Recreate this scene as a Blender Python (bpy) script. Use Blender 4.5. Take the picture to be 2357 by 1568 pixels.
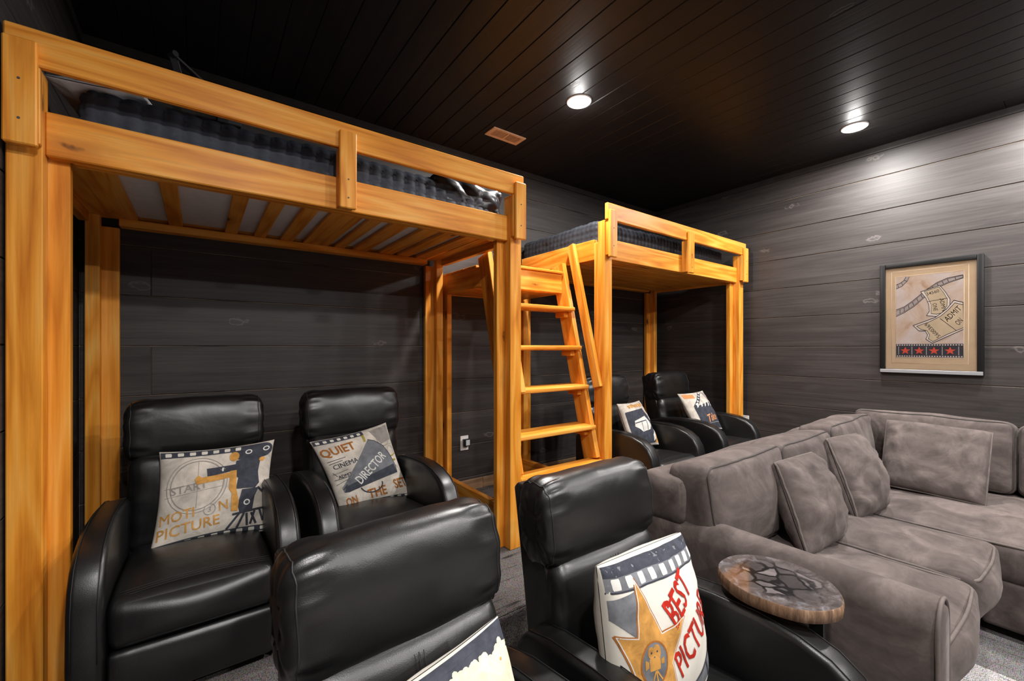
import bpy, bmesh, math, random
from mathutils import Vector, Matrix, Euler, noise
from mathutils.geometry import tessellate_polygon
PI = math.pi
R = random.Random(7)
for o in list(bpy.data.objects):
    bpy.data.objects.remove(o)
SC = bpy.context.scene
COL = SC.collection

# ---------------------------------------------------------------- camera, world, exposure
cam_d = bpy.data.cameras.new('camera')
cam = bpy.data.objects.new('camera', cam_d)
COL.objects.link(cam)
cam.location = (0, 0, 1.166)
cam.rotation_euler = (PI / 2, 0, -math.radians(36.38))
cam_d.sensor_width = 36
cam_d.lens = 976.6 / 2357 * 36
cam_d.shift_y = 16 / 2357
cam_d.clip_start = 0.02
SC.camera = cam
w = bpy.data.worlds.new('world')
SC.world = w
w.use_nodes = True
w.node_tree.nodes['Background'].inputs[0].default_value = (0.9, 0.92, 1, 1)
w.node_tree.nodes['Background'].inputs[1].default_value = 0.05
SC.view_settings.view_transform = 'Standard'
SC.view_settings.look = 'None'
SC.view_settings.gamma = 1
SC.view_settings.use_curve_mapping = False
SC.view_settings.exposure = 0.0
LAMP_W = 46
GLOW_W = 3
LAMP_COL = (1.0, 0.968, 0.935)

# room numbers (metres); camera stands at x=0, y=0
XL, XR, YB, YF, ZC = -0.485, 4.29, 3.0, -3.4, 2.74
ZL = -0.178          # lower floor in front of the riser
YS = 1.51            # riser edge

# ---------------------------------------------------------------- materials
class NT:
    def __init__(s, name):
        s.m = bpy.data.materials.new(name)
        s.m.use_nodes = True
        s.t = s.m.node_tree
        s.b = s.t.nodes['Principled BSDF']
    def n(s, typ, ins=None, **kw):
        nd = s.t.nodes.new(typ)
        for k, v in kw.items():
            setattr(nd, k, v)
        for k, v in (ins or {}).items():
            if hasattr(v, 'is_output'):
                s.t.links.new(v, nd.inputs[k])
            else:
                nd.inputs[k].default_value = v
        return nd
    def set(s, k, v):
        if hasattr(v, 'is_output'):
            s.t.links.new(v, s.b.inputs[k])
        else:
            s.b.inputs[k].default_value = v
    def coords(s, scale=(1, 1, 1), rand=True, kind='Object'):
        c = s.n('ShaderNodeTexCoord').outputs[kind]
        if rand:
            oi = s.n('ShaderNodeObjectInfo').outputs['Random']
            mul = s.n('ShaderNodeVectorMath', {0: (37.0, 51.0, 23.0)}, operation='SCALE')
            s.t.links.new(oi, mul.inputs['Scale'])
            c = s.n('ShaderNodeVectorMath', {0: c, 1: mul.outputs[0]}, operation='ADD').outputs[0]
        return s.n('ShaderNodeVectorMath', {0: c, 1: scale}, operation='MULTIPLY').outputs[0]
    def noise(s, vec, scale, detail=3, rough=.55, dist=0.0):
        return s.n('ShaderNodeTexNoise', {'Vector': vec, 'Scale': scale, 'Detail': detail, 'Roughness': rough, 'Distortion': dist}).outputs[0]
    def ramp(s, fac, stops):
        r = s.n('ShaderNodeValToRGB', {'Fac': fac})
        e = r.color_ramp.elements
        while len(e) < len(stops):
            e.new(.5)
        for i, (p, c) in enumerate(stops):
            e[i].position = p
            e[i].color = c if len(c) == 4 else (*c, 1)
        return r.outputs[0]
    def mix(s, fac, a, b, mode='MIX'):
        nd = s.n('ShaderNodeMix', data_type='RGBA', blend_type=mode)
        for i, v in ((0, fac), (6, a), (7, b)):
            if hasattr(v, 'is_output'):
                s.t.links.new(v, nd.inputs[i])
            else:
                nd.inputs[i].default_value = v if i == 0 else (v if len(v) == 4 else (*v, 1))
        return nd.outputs[2]
    def math(s, op, a, b=0.0):
        nd = s.n('ShaderNodeMath', operation=op)
        for i, v in ((0, a), (1, b)):
            if hasattr(v, 'is_output'):
                s.t.links.new(v, nd.inputs[i])
            else:
                nd.inputs[i].default_value = v
        return nd.outputs[0]
    def bump(s, h, strength, dist, prev=None):
        ins = {'Height': h, 'Strength': strength, 'Distance': dist}
        if prev is not None:
            ins['Normal'] = prev
        o = s.n('ShaderNodeBump', ins).outputs[0]
        s.set('Normal', o)
        return o

def plain(name, col, rough=.5, metal=0.0, spec=.5, var=0.0, vscale=20):
    t = NT(name)
    t.set('Roughness', rough); t.set('Metallic', metal); t.set('Specular IOR Level', spec)
    if var:
        n = t.noise(t.coords(), vscale, 4, .6)
        a = tuple(c * (1 - var) for c in col); b = tuple(min(1, c * (1 + var)) for c in col)
        t.set('Base Color', t.ramp(n, [(.3, a), (.7, b)]))
    else:
        t.set('Base Color', (*col, 1))
    return t.m

def wood(name, axis, cols, knots=True):
    t = NT(name)
    sc = [9.0, 9.0, 9.0]; sc[axis] = 0.75
    v = t.coords(tuple(sc))
    warp = t.noise(v, 0.8, 2, .5)
    grain = t.n('ShaderNodeTexNoise', {'Vector': v, 'Scale': 1.6, 'Detail': 5.0, 'Roughness': .6, 'Distortion': 1.2}).outputs[0]
    rings = t.math('FRACT', t.math('MULTIPLY', warp, 7.0))
    rings = t.math('MULTIPLY', t.math('ABSOLUTE', t.math('SUBTRACT', rings, .5)), 2.0)
    fac = t.math('ADD', t.math('MULTIPLY', grain, .65), t.math('MULTIPLY', rings, .30))
    base = t.ramp(fac, [(.22, cols[2]), (.48, cols[1]), (.75, cols[0])])
    sc2 = [130.0, 130.0, 130.0]; sc2[axis] = 3.0
    fine = t.noise(t.coords(tuple(sc2)), 1.0, 2, .6)
    base = t.mix(.35, base, t.ramp(fine, [(.3, (.55, .5, .45)), (.65, (1, 1, 1))]), 'MULTIPLY')
    if knots:
        sk = [7.0, 7.0, 7.0]; sk[axis] = 2.6
        vor = t.n('ShaderNodeTexVoronoi', {'Vector': t.coords(tuple(sk)), 'Scale': 1.0})
        wob = t.noise(t.coords((25, 25, 25)), 1.0, 2)
        d = t.math('ADD', vor.outputs['Distance'], t.math('MULTIPLY', t.math('SUBTRACT', wob, .5), .14))
        sel = t.math('GREATER_THAN', t.n('ShaderNodeSeparateColor', {0: vor.outputs['Color']}).outputs[0], 0.50)
        halo = t.math('MULTIPLY', t.ramp(d, [(.08, (1, 1, 1)), (.34, (0, 0, 0))]), sel)
        base = t.mix(t.math('MULTIPLY', halo, .55), base, cols[3])
        core = t.math('MULTIPLY', t.ramp(d, [(.06, (1, 1, 1)), (.11, (0, 0, 0))]), sel)
        base = t.mix(t.math('MULTIPLY', core, .9), base, (.035, .014, .006))
    t.set('Base Color', base)
    t.set('Roughness', .42); t.set('Specular IOR Level', .24)
    t.bump(fine, .12, .001)
    return t.m

ALDER = [(.92, .465, .098), (.84, .328, .036), (.58, .172, .010), (.42, .10, .008)]
WOOD = [wood('honey_alder_%s' % 'xyz'[i], i, ALDER) for i in range(3)]

def stained(name, axis, a, b, rough, spec=.5, across=2, knot=.6):
    t = NT(name)
    sc = [5.0, 5.0, 5.0]; sc[axis] = 0.6
    v = t.coords(tuple(sc))
    g = t.n('ShaderNodeTexNoise', {'Vector': v, 'Scale': 2.2, 'Detail': 6.0, 'Roughness': .65, 'Distortion': .8}).outputs[0]
    sc2 = [70.0, 70.0, 70.0]; sc2[axis] = 1.6
    f = t.noise(t.coords(tuple(sc2)), 1.0, 3, .6)
    c = t.ramp(g, [(.25, a), (.75, b)])
    c = t.mix(.75, c, t.ramp(f, [(.28, (.55, .55, .55)), (.68, (1.2, 1.2, 1.2))]), 'MULTIPLY')
    sp = t.n('ShaderNodeSeparateXYZ', {0: t.coords((2.3, 2.3, 2.3))})
    flat = t.n('ShaderNodeCombineXYZ', {0: t.math('MULTIPLY', sp.outputs[axis], .62), 1: t.math('MULTIPLY', sp.outputs[across], 1.5)}).outputs[0]
    vor = t.n('ShaderNodeTexVoronoi', {'Vector': flat, 'Scale': 1.0}, voronoi_dimensions='2D')
    wob = t.noise(t.coords((22, 22, 22)), 1.0, 3)
    d = t.math('ADD', vor.outputs['Distance'], t.math('MULTIPLY', t.math('SUBTRACT', wob, .5), .25))
    k = t.ramp(d, [(.015, (.1, .1, .1)), (.045, (1, 1, 1)), (.075, (0, 0, 0))])
    sel = t.math('GREATER_THAN', t.n('ShaderNodeSeparateColor', {0: vor.outputs['Color']}).outputs[0], .60)
    c = t.mix(t.math('MULTIPLY', t.math('MULTIPLY', k, sel), knot), c, tuple(min(1, x * 2.6) for x in b))
    t.set('Base Color', c)
    t.set('Roughness', t.math('ADD', rough - .06, t.math('MULTIPLY', g, .14)))
    t.set('Specular IOR Level', spec)
    n1 = t.bump(f, .25, .002)
    t.bump(t.math('SUBTRACT', 1.0, t.math('MULTIPLY', k, sel)), .25, .002, n1)
    return t.m

PLANK_X = stained('charcoal_plank_x', 0, (.0245, .0205, .0195), (.057, .0485, .0460), .50, .45)
PLANK_Y = stained('charcoal_plank_y', 1, (.0245, .0205, .0195), (.057, .0485, .0460), .50, .45)
CEIL_Y = stained('ceiling_plank_y', 1, (.0085, .0078, .0078), (.0150, .0130, .0128), .44, .28, 0, .35)
M_GROOVE = plain('raw_wood_groove', (.22, .165, .12), .8, var=.8, vscale=3)
M_DARKTRIM = plain('charcoal_trim', (.035, .031, .03), .45, var=.2)
M_SHELL = plain('dark_painted_shell', (.012, .011, .011), .7, var=.2)
M_BASE = wood('walnut_baseboard', 0, [(.30, .19, .11), (.22, .13, .075), (.13, .075, .04), (.08, .04, .02)], False)

def carpet(name, axis, dark, light, contrast):
    t = NT(name)
    v = t.n('ShaderNodeTexCoord').outputs['Object']
    sw = v
    if axis == 1:
        sp = t.n('ShaderNodeSeparateXYZ', {0: v})
        sw = t.n('ShaderNodeCombineXYZ', {0: sp.outputs[1], 1: sp.outputs[0]}).outputs[0]
    br = t.n('ShaderNodeTexBrick', {'Vector': sw, 'Color1': (0, 0, 0, 1), 'Color2': (1, 1, 1, 1), 'Mortar': (.5, .5, .5, 1), 'Scale': 1.0,
             'Mortar Size': 0.0, 'Bias': 0.0, 'Brick Width': 1.0, 'Row Height': .25})
    loops = t.n('ShaderNodeTexVoronoi', {'Vector': v, 'Scale': 190.0, 'Randomness': .75})
    lp = t.ramp(loops.outputs['Distance'], [(.15, (1, 1, 1)), (.75, (.22, .22, .22))])
    sc = [38.0, 38.0, 38.0]; sc[axis] = 3.2
    st = t.noise(t.n('ShaderNodeVectorMath', {0: v, 1: tuple(sc)}, operation='MULTIPLY').outputs[0], 1.0, 4, .65)
    big = t.noise(v, 3.0, 3, .6)
    lvl = t.math('ADD', t.math('MULTIPLY', br.outputs[0], contrast), t.math('MULTIPLY', big, .5))
    c = t.ramp(lvl, [(.15, dark), (.8, light)])
    c = t.mix(.85, c, lp, 'MULTIPLY')
    streak = t.ramp(st, [(.33, (.12, .12, .12)), (.42, (1, 1, 1))])
    c = t.mix(.85, c, streak, 'MULTIPLY')
    spk = t.n('ShaderNodeTexWhiteNoise', {'Vector': t.n('ShaderNodeVectorMath', {0: v, 1: (150, 150, 150)}, operation='MULTIPLY').outputs[0]})
    c = t.mix(.25, c, loops.outputs['Color'], 'SOFT_LIGHT')
    t.set('Base Color', c)
    t.set('Roughness', .95); t.set('Specular IOR Level', .1)
    t.bump(loops.outputs['Distance'], -.6 if False else .6, .004)
    return t.m
CARPET_UP = carpet('platform_carpet', 0, (.13, .115, .11), (.27, .245, .235), .25)
CARPET_LO = carpet('lower_carpet', 1, (.14, .13, .13), (.78, .74, .735), .95)

def leather():
    t = NT('black_leather')
    v = t.coords(rand=True)
    t.set('Base Color', t.ramp(t.noise(v, 5, 3), [(.3, (.0045, .0045, .0048)), (.7, (.0085, .0083, .0085))]))
    t.set('Roughness', t.math('ADD', .30, t.math('MULTIPLY', t.noise(v, 7, 3), .14)))
    t.set('Specular IOR Level', .70)
    cell = t.n('ShaderNodeTexVoronoi', {'Vector': v, 'Scale': 420.0}).outputs['Distance']
    n1 = t.bump(cell, .12, .001)
    t.bump(t.noise(v, 6, 3, .5, .4), .16, .02, n1)
    return t.m
LEATHER = leather()
M_STITCH = plain('black_thread', (.012, .012, .013), .6)
M_PLINTH = plain('black_plinth', (.006, .006, .006), .7)

def suede():
    t = NT('taupe_suede')
    v = t.coords()
    big = t.n('ShaderNodeTexNoise', {'Vector': v, 'Scale': 5.0, 'Detail': 5.0, 'Roughness': .65, 'Distortion': .9}).outputs[0]
    c = t.ramp(big, [(.28, (.058, .046, .043)), (.5, (.108, .087, .081)), (.74, (.186, .151, .141))])
    st = t.noise(t.n('ShaderNodeVectorMath', {0: v, 1: (8, 40, 40)}, operation='MULTIPLY').outputs[0], 1.0, 3)
    c = t.mix(.25, c, t.ramp(st, [(.3, (.6, .6, .6)), (.7, (1.15, 1.15, 1.15))]), 'MULTIPLY')
    t.set('Base Color', c)
    t.set('Roughness', .85); t.set('Specular IOR Level', .15)
    t.set('Sheen Weight', .12); t.set('Sheen Roughness', .4); t.set('Sheen Tint', (.8, .72, .68, 1))
    n1 = t.bump(t.noise(v, 220, 2), .15, .001)
    t.bump(t.noise(v, 9, 3, .5, .5), .3, .02, n1)
    return t.m
SUEDE = suede()
M_PIPE = plain('taupe_piping', (.11, .088, .08), .8, var=.2)
M_PIPE_D = plain('dark_piping', (.05, .04, .036), .8)

def cloth(name, col, var=.3, scale=12, rough=.9):
    t = NT(name)
    v = t.coords(rand=False)
    n = t.noise(v, scale, 5, .65, .5)
    a = tuple(c * (1 - var) for c in col)
    c = t.ramp(n, [(.25, a), (.62, col)])
    t.set('Base Color', c)
    t.set('Roughness', rough); t.set('Specular IOR Level', .15)
    wv = t.noise(t.n('ShaderNodeVectorMath', {0: v, 1: (1, 1, 1)}, operation='MULTIPLY').outputs[0], 500, 1)
    t.bump(wv, .1, .001)
    return t.m
CREAM = cloth('aged_cream_print_cloth', (.70, .63, .55), .50, 13)
CREAMW = cloth('white_cream_cloth', (.72, .68, .61), .18, 7)
NAVY = cloth('navy_print', (.060, .064, .083), .5, 30)
NAVY_F = cloth('faded_navy_print', (.20, .205, .225), .5, 18)
GREYL = cloth('pale_grey_print', (.33, .30, .275), .35, 25)
GOLD = cloth('gold_print', (.66, .33, .085), .5, 25)
RUST = cloth('rust_print', (.42, .15, .035), .5, 30)
OLIVE = cloth('olive_print', (.40, .33, .06), .4, 30)
REDP = cloth('red_print', (.50, .025, .014), .4, 30)
WHITEP = cloth('white_print', (.72, .70, .66), .2, 20)
ORANGEP = cloth('orange_print', (.72, .30, .12), .3, 10)
QUILT = cloth('navy_quilt', (.050, .057, .075), .30, 40, .55)
QUILT2 = cloth('charcoal_quilt', (.034, .037, .045), .35, 40, .6)
LINEN = cloth('white_linen', (.78, .78, .80), .1, 10)
TICKING = plain('white_mattress_base', (.70, .66, .64), .8, var=.06)
M_STEEL = plain('dark_steel', (.05, .05, .052), .45, .8)
M_BLACKMETAL = plain('black_metal', (.055, .055, .058), .45, .3)
M_WHITEPL = plain('white_plastic', (.80, .78, .76), .4)
M_BLACKPL = plain('black_plastic', (.01, .01, .011), .35)
M_SCREEN = plain('pale_lens_plastic', (.62, .66, .70), .3)
M_VENT = plain('beige_vent_metal', (.62, .43, .31), .5, var=.08)
M_VENTD = plain('brown_vent_slot', (.24, .14, .09), .6)

def emis(name, col, s):
    t = NT(name)
    t.set('Base Color', (1, 1, 1, 1)); t.set('Emission Color', (*col, 1)); t.set('Emission Strength', s)
    return t.m
M_LENS = emis('lit_lens', (1, .98, .95), 24)

# ---------------------------------------------------------------- object helpers
def tag(o, label=None, cat=None, group=None, kind=None):
    if label: o['label'] = label
    if cat: o['category'] = cat
    if group: o['group'] = group
    if kind: o['kind'] = kind
    return o

def wpos(o):
    p = Vector(o.location)
    q = o.parent
    while q:
        p += Vector(q.location); q = q.parent
    return p

def empty(name, loc, label, cat, group=None):
    o = bpy.data.objects.new(name, None)
    o.empty_display_size = .1
    COL.objects.link(o)
    o.location = loc
    return tag(o, label, cat, group)

def link(name, me, parent=None, loc=(0, 0, 0), rot=None):
    o = bpy.data.objects.new(name, me)
    COL.objects.link(o)
    if parent is not None:
        o.parent = parent
    o.location = loc
    if rot is not None:
        o.rotation_euler = rot
    return o

def mesh(name, verts, faces, mat, smooth=False):
    me = bpy.data.meshes.new(name)
    me.from_pydata([tuple(v) for v in verts], [], faces)
    me.materials.append(mat)
    if smooth:
        me.polygons.foreach_set('use_smooth', [True] * len(me.polygons))
    me.update()
    return me

def bm_mesh(name, bm, mat, smooth=False, angle=None):
    me = bpy.data.meshes.new(name)
    bm.normal_update()
    bm.to_mesh(me); bm.free()
    me.materials.append(mat)
    if smooth:
        me.polygons.foreach_set('use_smooth', [True] * len(me.polygons))
        if angle:
            me.set_sharp_from_angle(angle=angle)
    return me

_bc = {}
def box_mesh(dx, dy, dz, mat, bev=.003, seg=1):
    key = (round(dx, 4), round(dy, 4), round(dz, 4), mat.name, bev, seg)
    if key in _bc:
        return _bc[key]
    bm = bmesh.new()
    bmesh.ops.create_cube(bm, size=1)
    for v in bm.verts:
        v.co = Vector((v.co.x * dx, v.co.y * dy, v.co.z * dz))
    if bev:
        bmesh.ops.bevel(bm, geom=list(bm.edges), offset=min(bev, .45 * min(dx, dy, dz)), segments=seg, affect='EDGES', profile=.6)
    _bc[key] = bm_mesh('box', bm, mat, seg > 1, math.radians(50) if seg > 1 else None)
    return _bc[key]

def box(name, parent, x0, x1, y0, y1, z0, z1, mat, bev=.003, seg=1):
    c = Vector(((x0 + x1) / 2, (y0 + y1) / 2, (z0 + z1) / 2))
    p = wpos(parent) if parent is not None else Vector()
    return link(name, box_mesh(abs(x1 - x0), abs(y1 - y0), abs(z1 - z0), mat, bev, seg), parent, c - p)

def board(name, parent, x0, x1, y0, y1, z0, z1, bev=.003):
    d = (abs(x1 - x0), abs(y1 - y0), abs(z1 - z0))
    return box(name, parent, x0, x1, y0, y1, z0, z1, WOOD[d.index(max(d))], bev)

def tube_geo(pts, r, closed=False, seg=6, verts=None, faces=None):
    verts = [] if verts is None else verts
    faces = [] if faces is None else faces
    pts = [Vector(p) for p in pts]
    n = len(pts); b0 = len(verts); up = None
    for i, p in enumerate(pts):
        if closed:
            d = pts[(i + 1) % n] - pts[i - 1]
        else:
            d = pts[min(i + 1, n - 1)] - pts[max(i - 1, 0)]
        d.normalize()
        if up is None:
            up = d.orthogonal().normalized()
        up = (up - d * up.dot(d))
        if up.length < 1e-5: up = d.orthogonal()
        up.normalize()
        s = d.cross(up)
        for k in range(seg):
            a = 2 * PI * k / seg
            verts.append(p + r * (math.cos(a) * up + math.sin(a) * s))
    for i in range(n if closed else n - 1):
        for k in range(seg):
            a = b0 + i * seg + k; b = b0 + i * seg + (k + 1) % seg
            j = (i + 1) % n
            c = b0 + j * seg + (k + 1) % seg; d = b0 + j * seg + k
            faces.append((a, b, c, d))
    if not closed:
        faces.append(tuple(b0 + k for k in reversed(range(seg))))
        faces.append(tuple(b0 + (n - 1) * seg + k for k in range(seg)))
    return verts, faces

def tube(name, parent, pts, r, mat, closed=False, seg=6):
    v, f = tube_geo(pts, r, closed, seg)
    return link(name, mesh(name, v, f, mat, True), parent)

def cube_grid(n):
    """points and quads of a subdivided cube surface in [-1,1]^3, denser towards the edges"""
    idx = {}; pts = []; faces = []
    s = [math.sin((2 * i / n - 1) * PI / 2) for i in range(n + 1)]
    def gid(t):
        if t not in idx:
            idx[t] = len(pts); pts.append(Vector((s[t[0]], s[t[1]], s[t[2]])))
        return idx[t]
    for ax in range(3):
        for side in (0, n):
            for i in range(n):
                for j in range(n):
                    q = []
                    for a, b in ((i, j), (i + 1, j), (i + 1, j + 1), (i, j + 1)):
                        t = [0, 0, 0]; t[ax] = side; t[(ax + 1) % 3] = a; t[(ax + 2) % 3] = b
                        q.append(gid(tuple(t)))
                    faces.append(tuple(q) if side else tuple(reversed(q)))
    return pts, faces
_cg = {}
def cushion_mesh(name, half, r, bulge, mat, n=18, wr=None):
    if n not in _cg:
        _cg[n] = cube_grid(n)
    pts, faces = _cg[n]
    h = Vector(half)
    out = []
    rr = (r, r, r) if not hasattr(r, '__len__') else r
    for p in pts:
        q = Vector((p.x * h.x, p.y * h.y, p.z * h.z))
        inn = Vector([max(-(h[k] - rr[k]), min(h[k] - rr[k], q[k])) for k in range(3)])
        d = Vector([(q[k] - inn[k]) / rr[k] for k in range(3)])
        if d.length > 1e-6:
            d.normalize()
            q = inn + Vector([d[k] * rr[k] for k in range(3)])
        for k in range(3):
            a, b = (k + 1) % 3, (k + 2) % 3
            q[k] += 1.25 * bulge[k] * p[k] * ((1 - p[a] ** 2) * (1 - p[b] ** 2)) ** 1.5
        if wr:
            q = wr(q, p)
        out.append(q)
    return mesh(name, out, faces, mat, True)

def cushion(name, parent, x0, x1, y0, y1, z0, z1, r, bulge, mat, n=18, rot=None, wr=None):
    c = Vector(((x0 + x1) / 2, (y0 + y1) / 2, (z0 + z1) / 2))
    me = cushion_mesh(name, ((x1 - x0) / 2, (y1 - y0) / 2, (z1 - z0) / 2), r, bulge, mat, n, wr)
    return link(name, me, parent, c - (wpos(parent) if parent is not None else Vector()), rot)

def prism_mesh(name, prof, x0, x1, mat, bev=.012, seg=3):
    """profile in (y,z), extruded along x, edges rounded"""
    bm = bmesh.new()
    a = [bm.verts.new((x0, y, z)) for y, z in prof]
    b = [bm.verts.new((x1, y, z)) for y, z in prof]
    n = len(prof)
    bm.faces.new(a); bm.faces.new(list(reversed(b)))
    for i in range(n):
        bm.faces.new((a[i], b[i], b[(i + 1) % n], a[(i + 1) % n]))
    bmesh.ops.recalc_face_normals(bm, faces=bm.faces)
    if bev:
        es = [e for e in bm.edges if abs(e.verts[0].co.x - e.verts[1].co.x) < 1e-6]
        bmesh.ops.bevel(bm, geom=es, offset=bev, segments=seg, affect='EDGES', profile=.5)
    return bm_mesh(name, bm, mat, True, math.radians(35))

def copy_tree(src, loc, label, name=None, group=None):
    r = src.copy(); COL.objects.link(r)
    r.location = loc; r['label'] = label
    def rec(a, b):
        for ch in list(a.children):
            c = ch.copy(); COL.objects.link(c); c.parent = b
            rec(ch, c)
    rec(src, r)
    return r

# ---------------------------------------------------------------- flat print: 2-D shapes laid on a surface
_tc = {}
def text_tris(s, bold=0.0, shear=0.0):
    key = (s, bold, shear)
    if key in _tc: return _tc[key]
    cu = bpy.data.curves.new('t', 'FONT')
    cu.body = s; cu.fill_mode = 'FRONT' if hasattr(cu, 'fill_mode') else cu.fill_mode
    smear = bold if 'M' in s else 0.0       # the font's M breaks when its outline is offset
    cu.offset = 0.0 if smear else bold; cu.shear = shear; cu.resolution_u = 2
    ob = bpy.data.objects.new('t', cu)
    me = ob.to_mesh()
    me.calc_loop_triangles()
    vs = [(v.co.x, v.co.y) for v in me.vertices]
    tr = [tuple(vs[i] for i in t.vertices) for t in me.loop_triangles]
    if smear:
        tr = [tuple((p[0] + dx, p[1] + dy) for p in t) for dx, dy in ((smear, 0), (-smear, 0), (0, smear), (0, -smear)) for t in tr]
    ob.to_mesh_clear()
    bpy.data.objects.remove(ob); bpy.data.curves.remove(cu)
    xs = [p[0] for t in tr for p in t]; ys = [p[1] for t in tr for p in t]
    x0, x1, y0, y1 = min(xs), max(xs), min(ys), max(ys)
    out = [tuple(((p[0] - x0) / (x1 - x0) - .5, (p[1] - y0) / (y1 - y0) - .5) for p in t) for t in tr]
    _tc[key] = out
    return out

def text(s, cx, cy, wd, ht, ang=0, bold=0.0, shear=0.0):
    ca, sa = math.cos(math.radians(ang)), math.sin(math.radians(ang))
    return [tuple((cx + p[0] * wd * ca - p[1] * ht * sa, cy + p[0] * wd * sa + p[1] * ht * ca) for p in t) for t in text_tris(s, bold, shear)]

def poly(pts):
    tri = tessellate_polygon([[Vector((x, y, 0)) for x, y in pts]])
    return [tuple(pts[i] for i in t) for t in tri]

def rect(x0, x1, y0, y1):
    return poly([(x0, y0), (x1, y0), (x1, y1), (x0, y1)])

def line(pts, wd, closed=False):
    out = []
    n = len(pts)
    for i in range(n if closed else n - 1):
        a, b = pts[i], pts[(i + 1) % n]
        dx, dy = b[0] - a[0], b[1] - a[1]
        l = math.hypot(dx, dy) or 1
        ex, ey = dx / l * wd * .25, dy / l * wd * .25
        nx, ny = -dy / l * wd / 2, dx / l * wd / 2
        a2 = (a[0] - ex, a[1] - ey); b2 = (b[0] + ex, b[1] + ey)
        out += [((a2[0] + nx, a2[1] + ny), (a2[0] - nx, a2[1] - ny), (b2[0] - nx, b2[1] - ny)),
                ((a2[0] + nx, a2[1] + ny), (b2[0] - nx, b2[1] - ny), (b2[0] + nx, b2[1] + ny))]
    return out

def arc(cx, cy, rx, ry, a0=0, a1=360, n=28):
    return [(cx + rx * math.cos(math.radians(a0 + (a1 - a0) * i / n)), cy + ry * math.sin(math.radians(a0 + (a1 - a0) * i / n))) for i in range(n + (0 if a1 - a0 == 360 else 1))]

def disc(cx, cy, rx, ry=None, n=20):
    return poly(arc(cx, cy, rx, ry or rx, n=n))

def star(cx, cy, r, k=.4, rot=90, pts=5):
    return poly([(cx + (r if i % 2 == 0 else r * k) * math.cos(math.radians(rot + i * 180 / pts)), cy + (r if i % 2 == 0 else r * k) * math.sin(math.radians(rot + i * 180 / pts))) for i in range(2 * pts)])

def subdiv(tris, L):
    out = []; st = list(tris)
    L2 = L * L
    while st:
        a, b, c = st.pop()
        ds = [((a[0] - b[0]) ** 2 + (a[1] - b[1]) ** 2), ((b[0] - c[0]) ** 2 + (b[1] - c[1]) ** 2), ((c[0] - a[0]) ** 2 + (c[1] - a[1]) ** 2)]
        m = max(ds)
        if m <= L2:
            out.append((a, b, c)); continue
        k = ds.index(m)
        t = (a, b, c); p, q, r_ = t[k], t[(k + 1) % 3], t[(k + 2) % 3]
        h = ((p[0] + q[0]) / 2, (p[1] + q[1]) / 2)
        st += [(p, h, r_), (h, q, r_)]
    return out

def decal(name, parent, tris, surf, mat, L=.08):
    idx = {}; vs = []; fs = []
    for t in subdiv(tris, L):
        ar = (t[1][0] - t[0][0]) * (t[2][1] - t[0][1]) - (t[2][0] - t[0][0]) * (t[1][1] - t[0][1])
        if abs(ar) < 1e-10: continue
        if ar < 0: t = (t[0], t[2], t[1])
        f = []
        for p in t:
            if max(abs(p[0]), abs(p[1])) > .995:
                p = (max(-.995, min(.995, p[0])), max(-.995, min(.995, p[1])))
            k = (round(p[0], 5), round(p[1], 5))
            if k not in idx:
                idx[k] = len(vs); vs.append(surf(*k))
            f.append(idx[k])
        if len(set(f)) == 3: fs.append(tuple(f))
    o = link(name, mesh(name, vs, fs, mat, True), parent)
    pa = list(range(len(vs)))
    def find(i):
        while pa[i] != i:
            pa[i] = pa[pa[i]]; i = pa[i]
        return i
    for f in fs:
        a = find(f[0])
        for i in f[1:]: pa[find(i)] = a
    if len({find(i) for i in range(len(vs))}) > 1:
        o['kind'] = 'stuff'            # flat printed pattern
    return o

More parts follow.
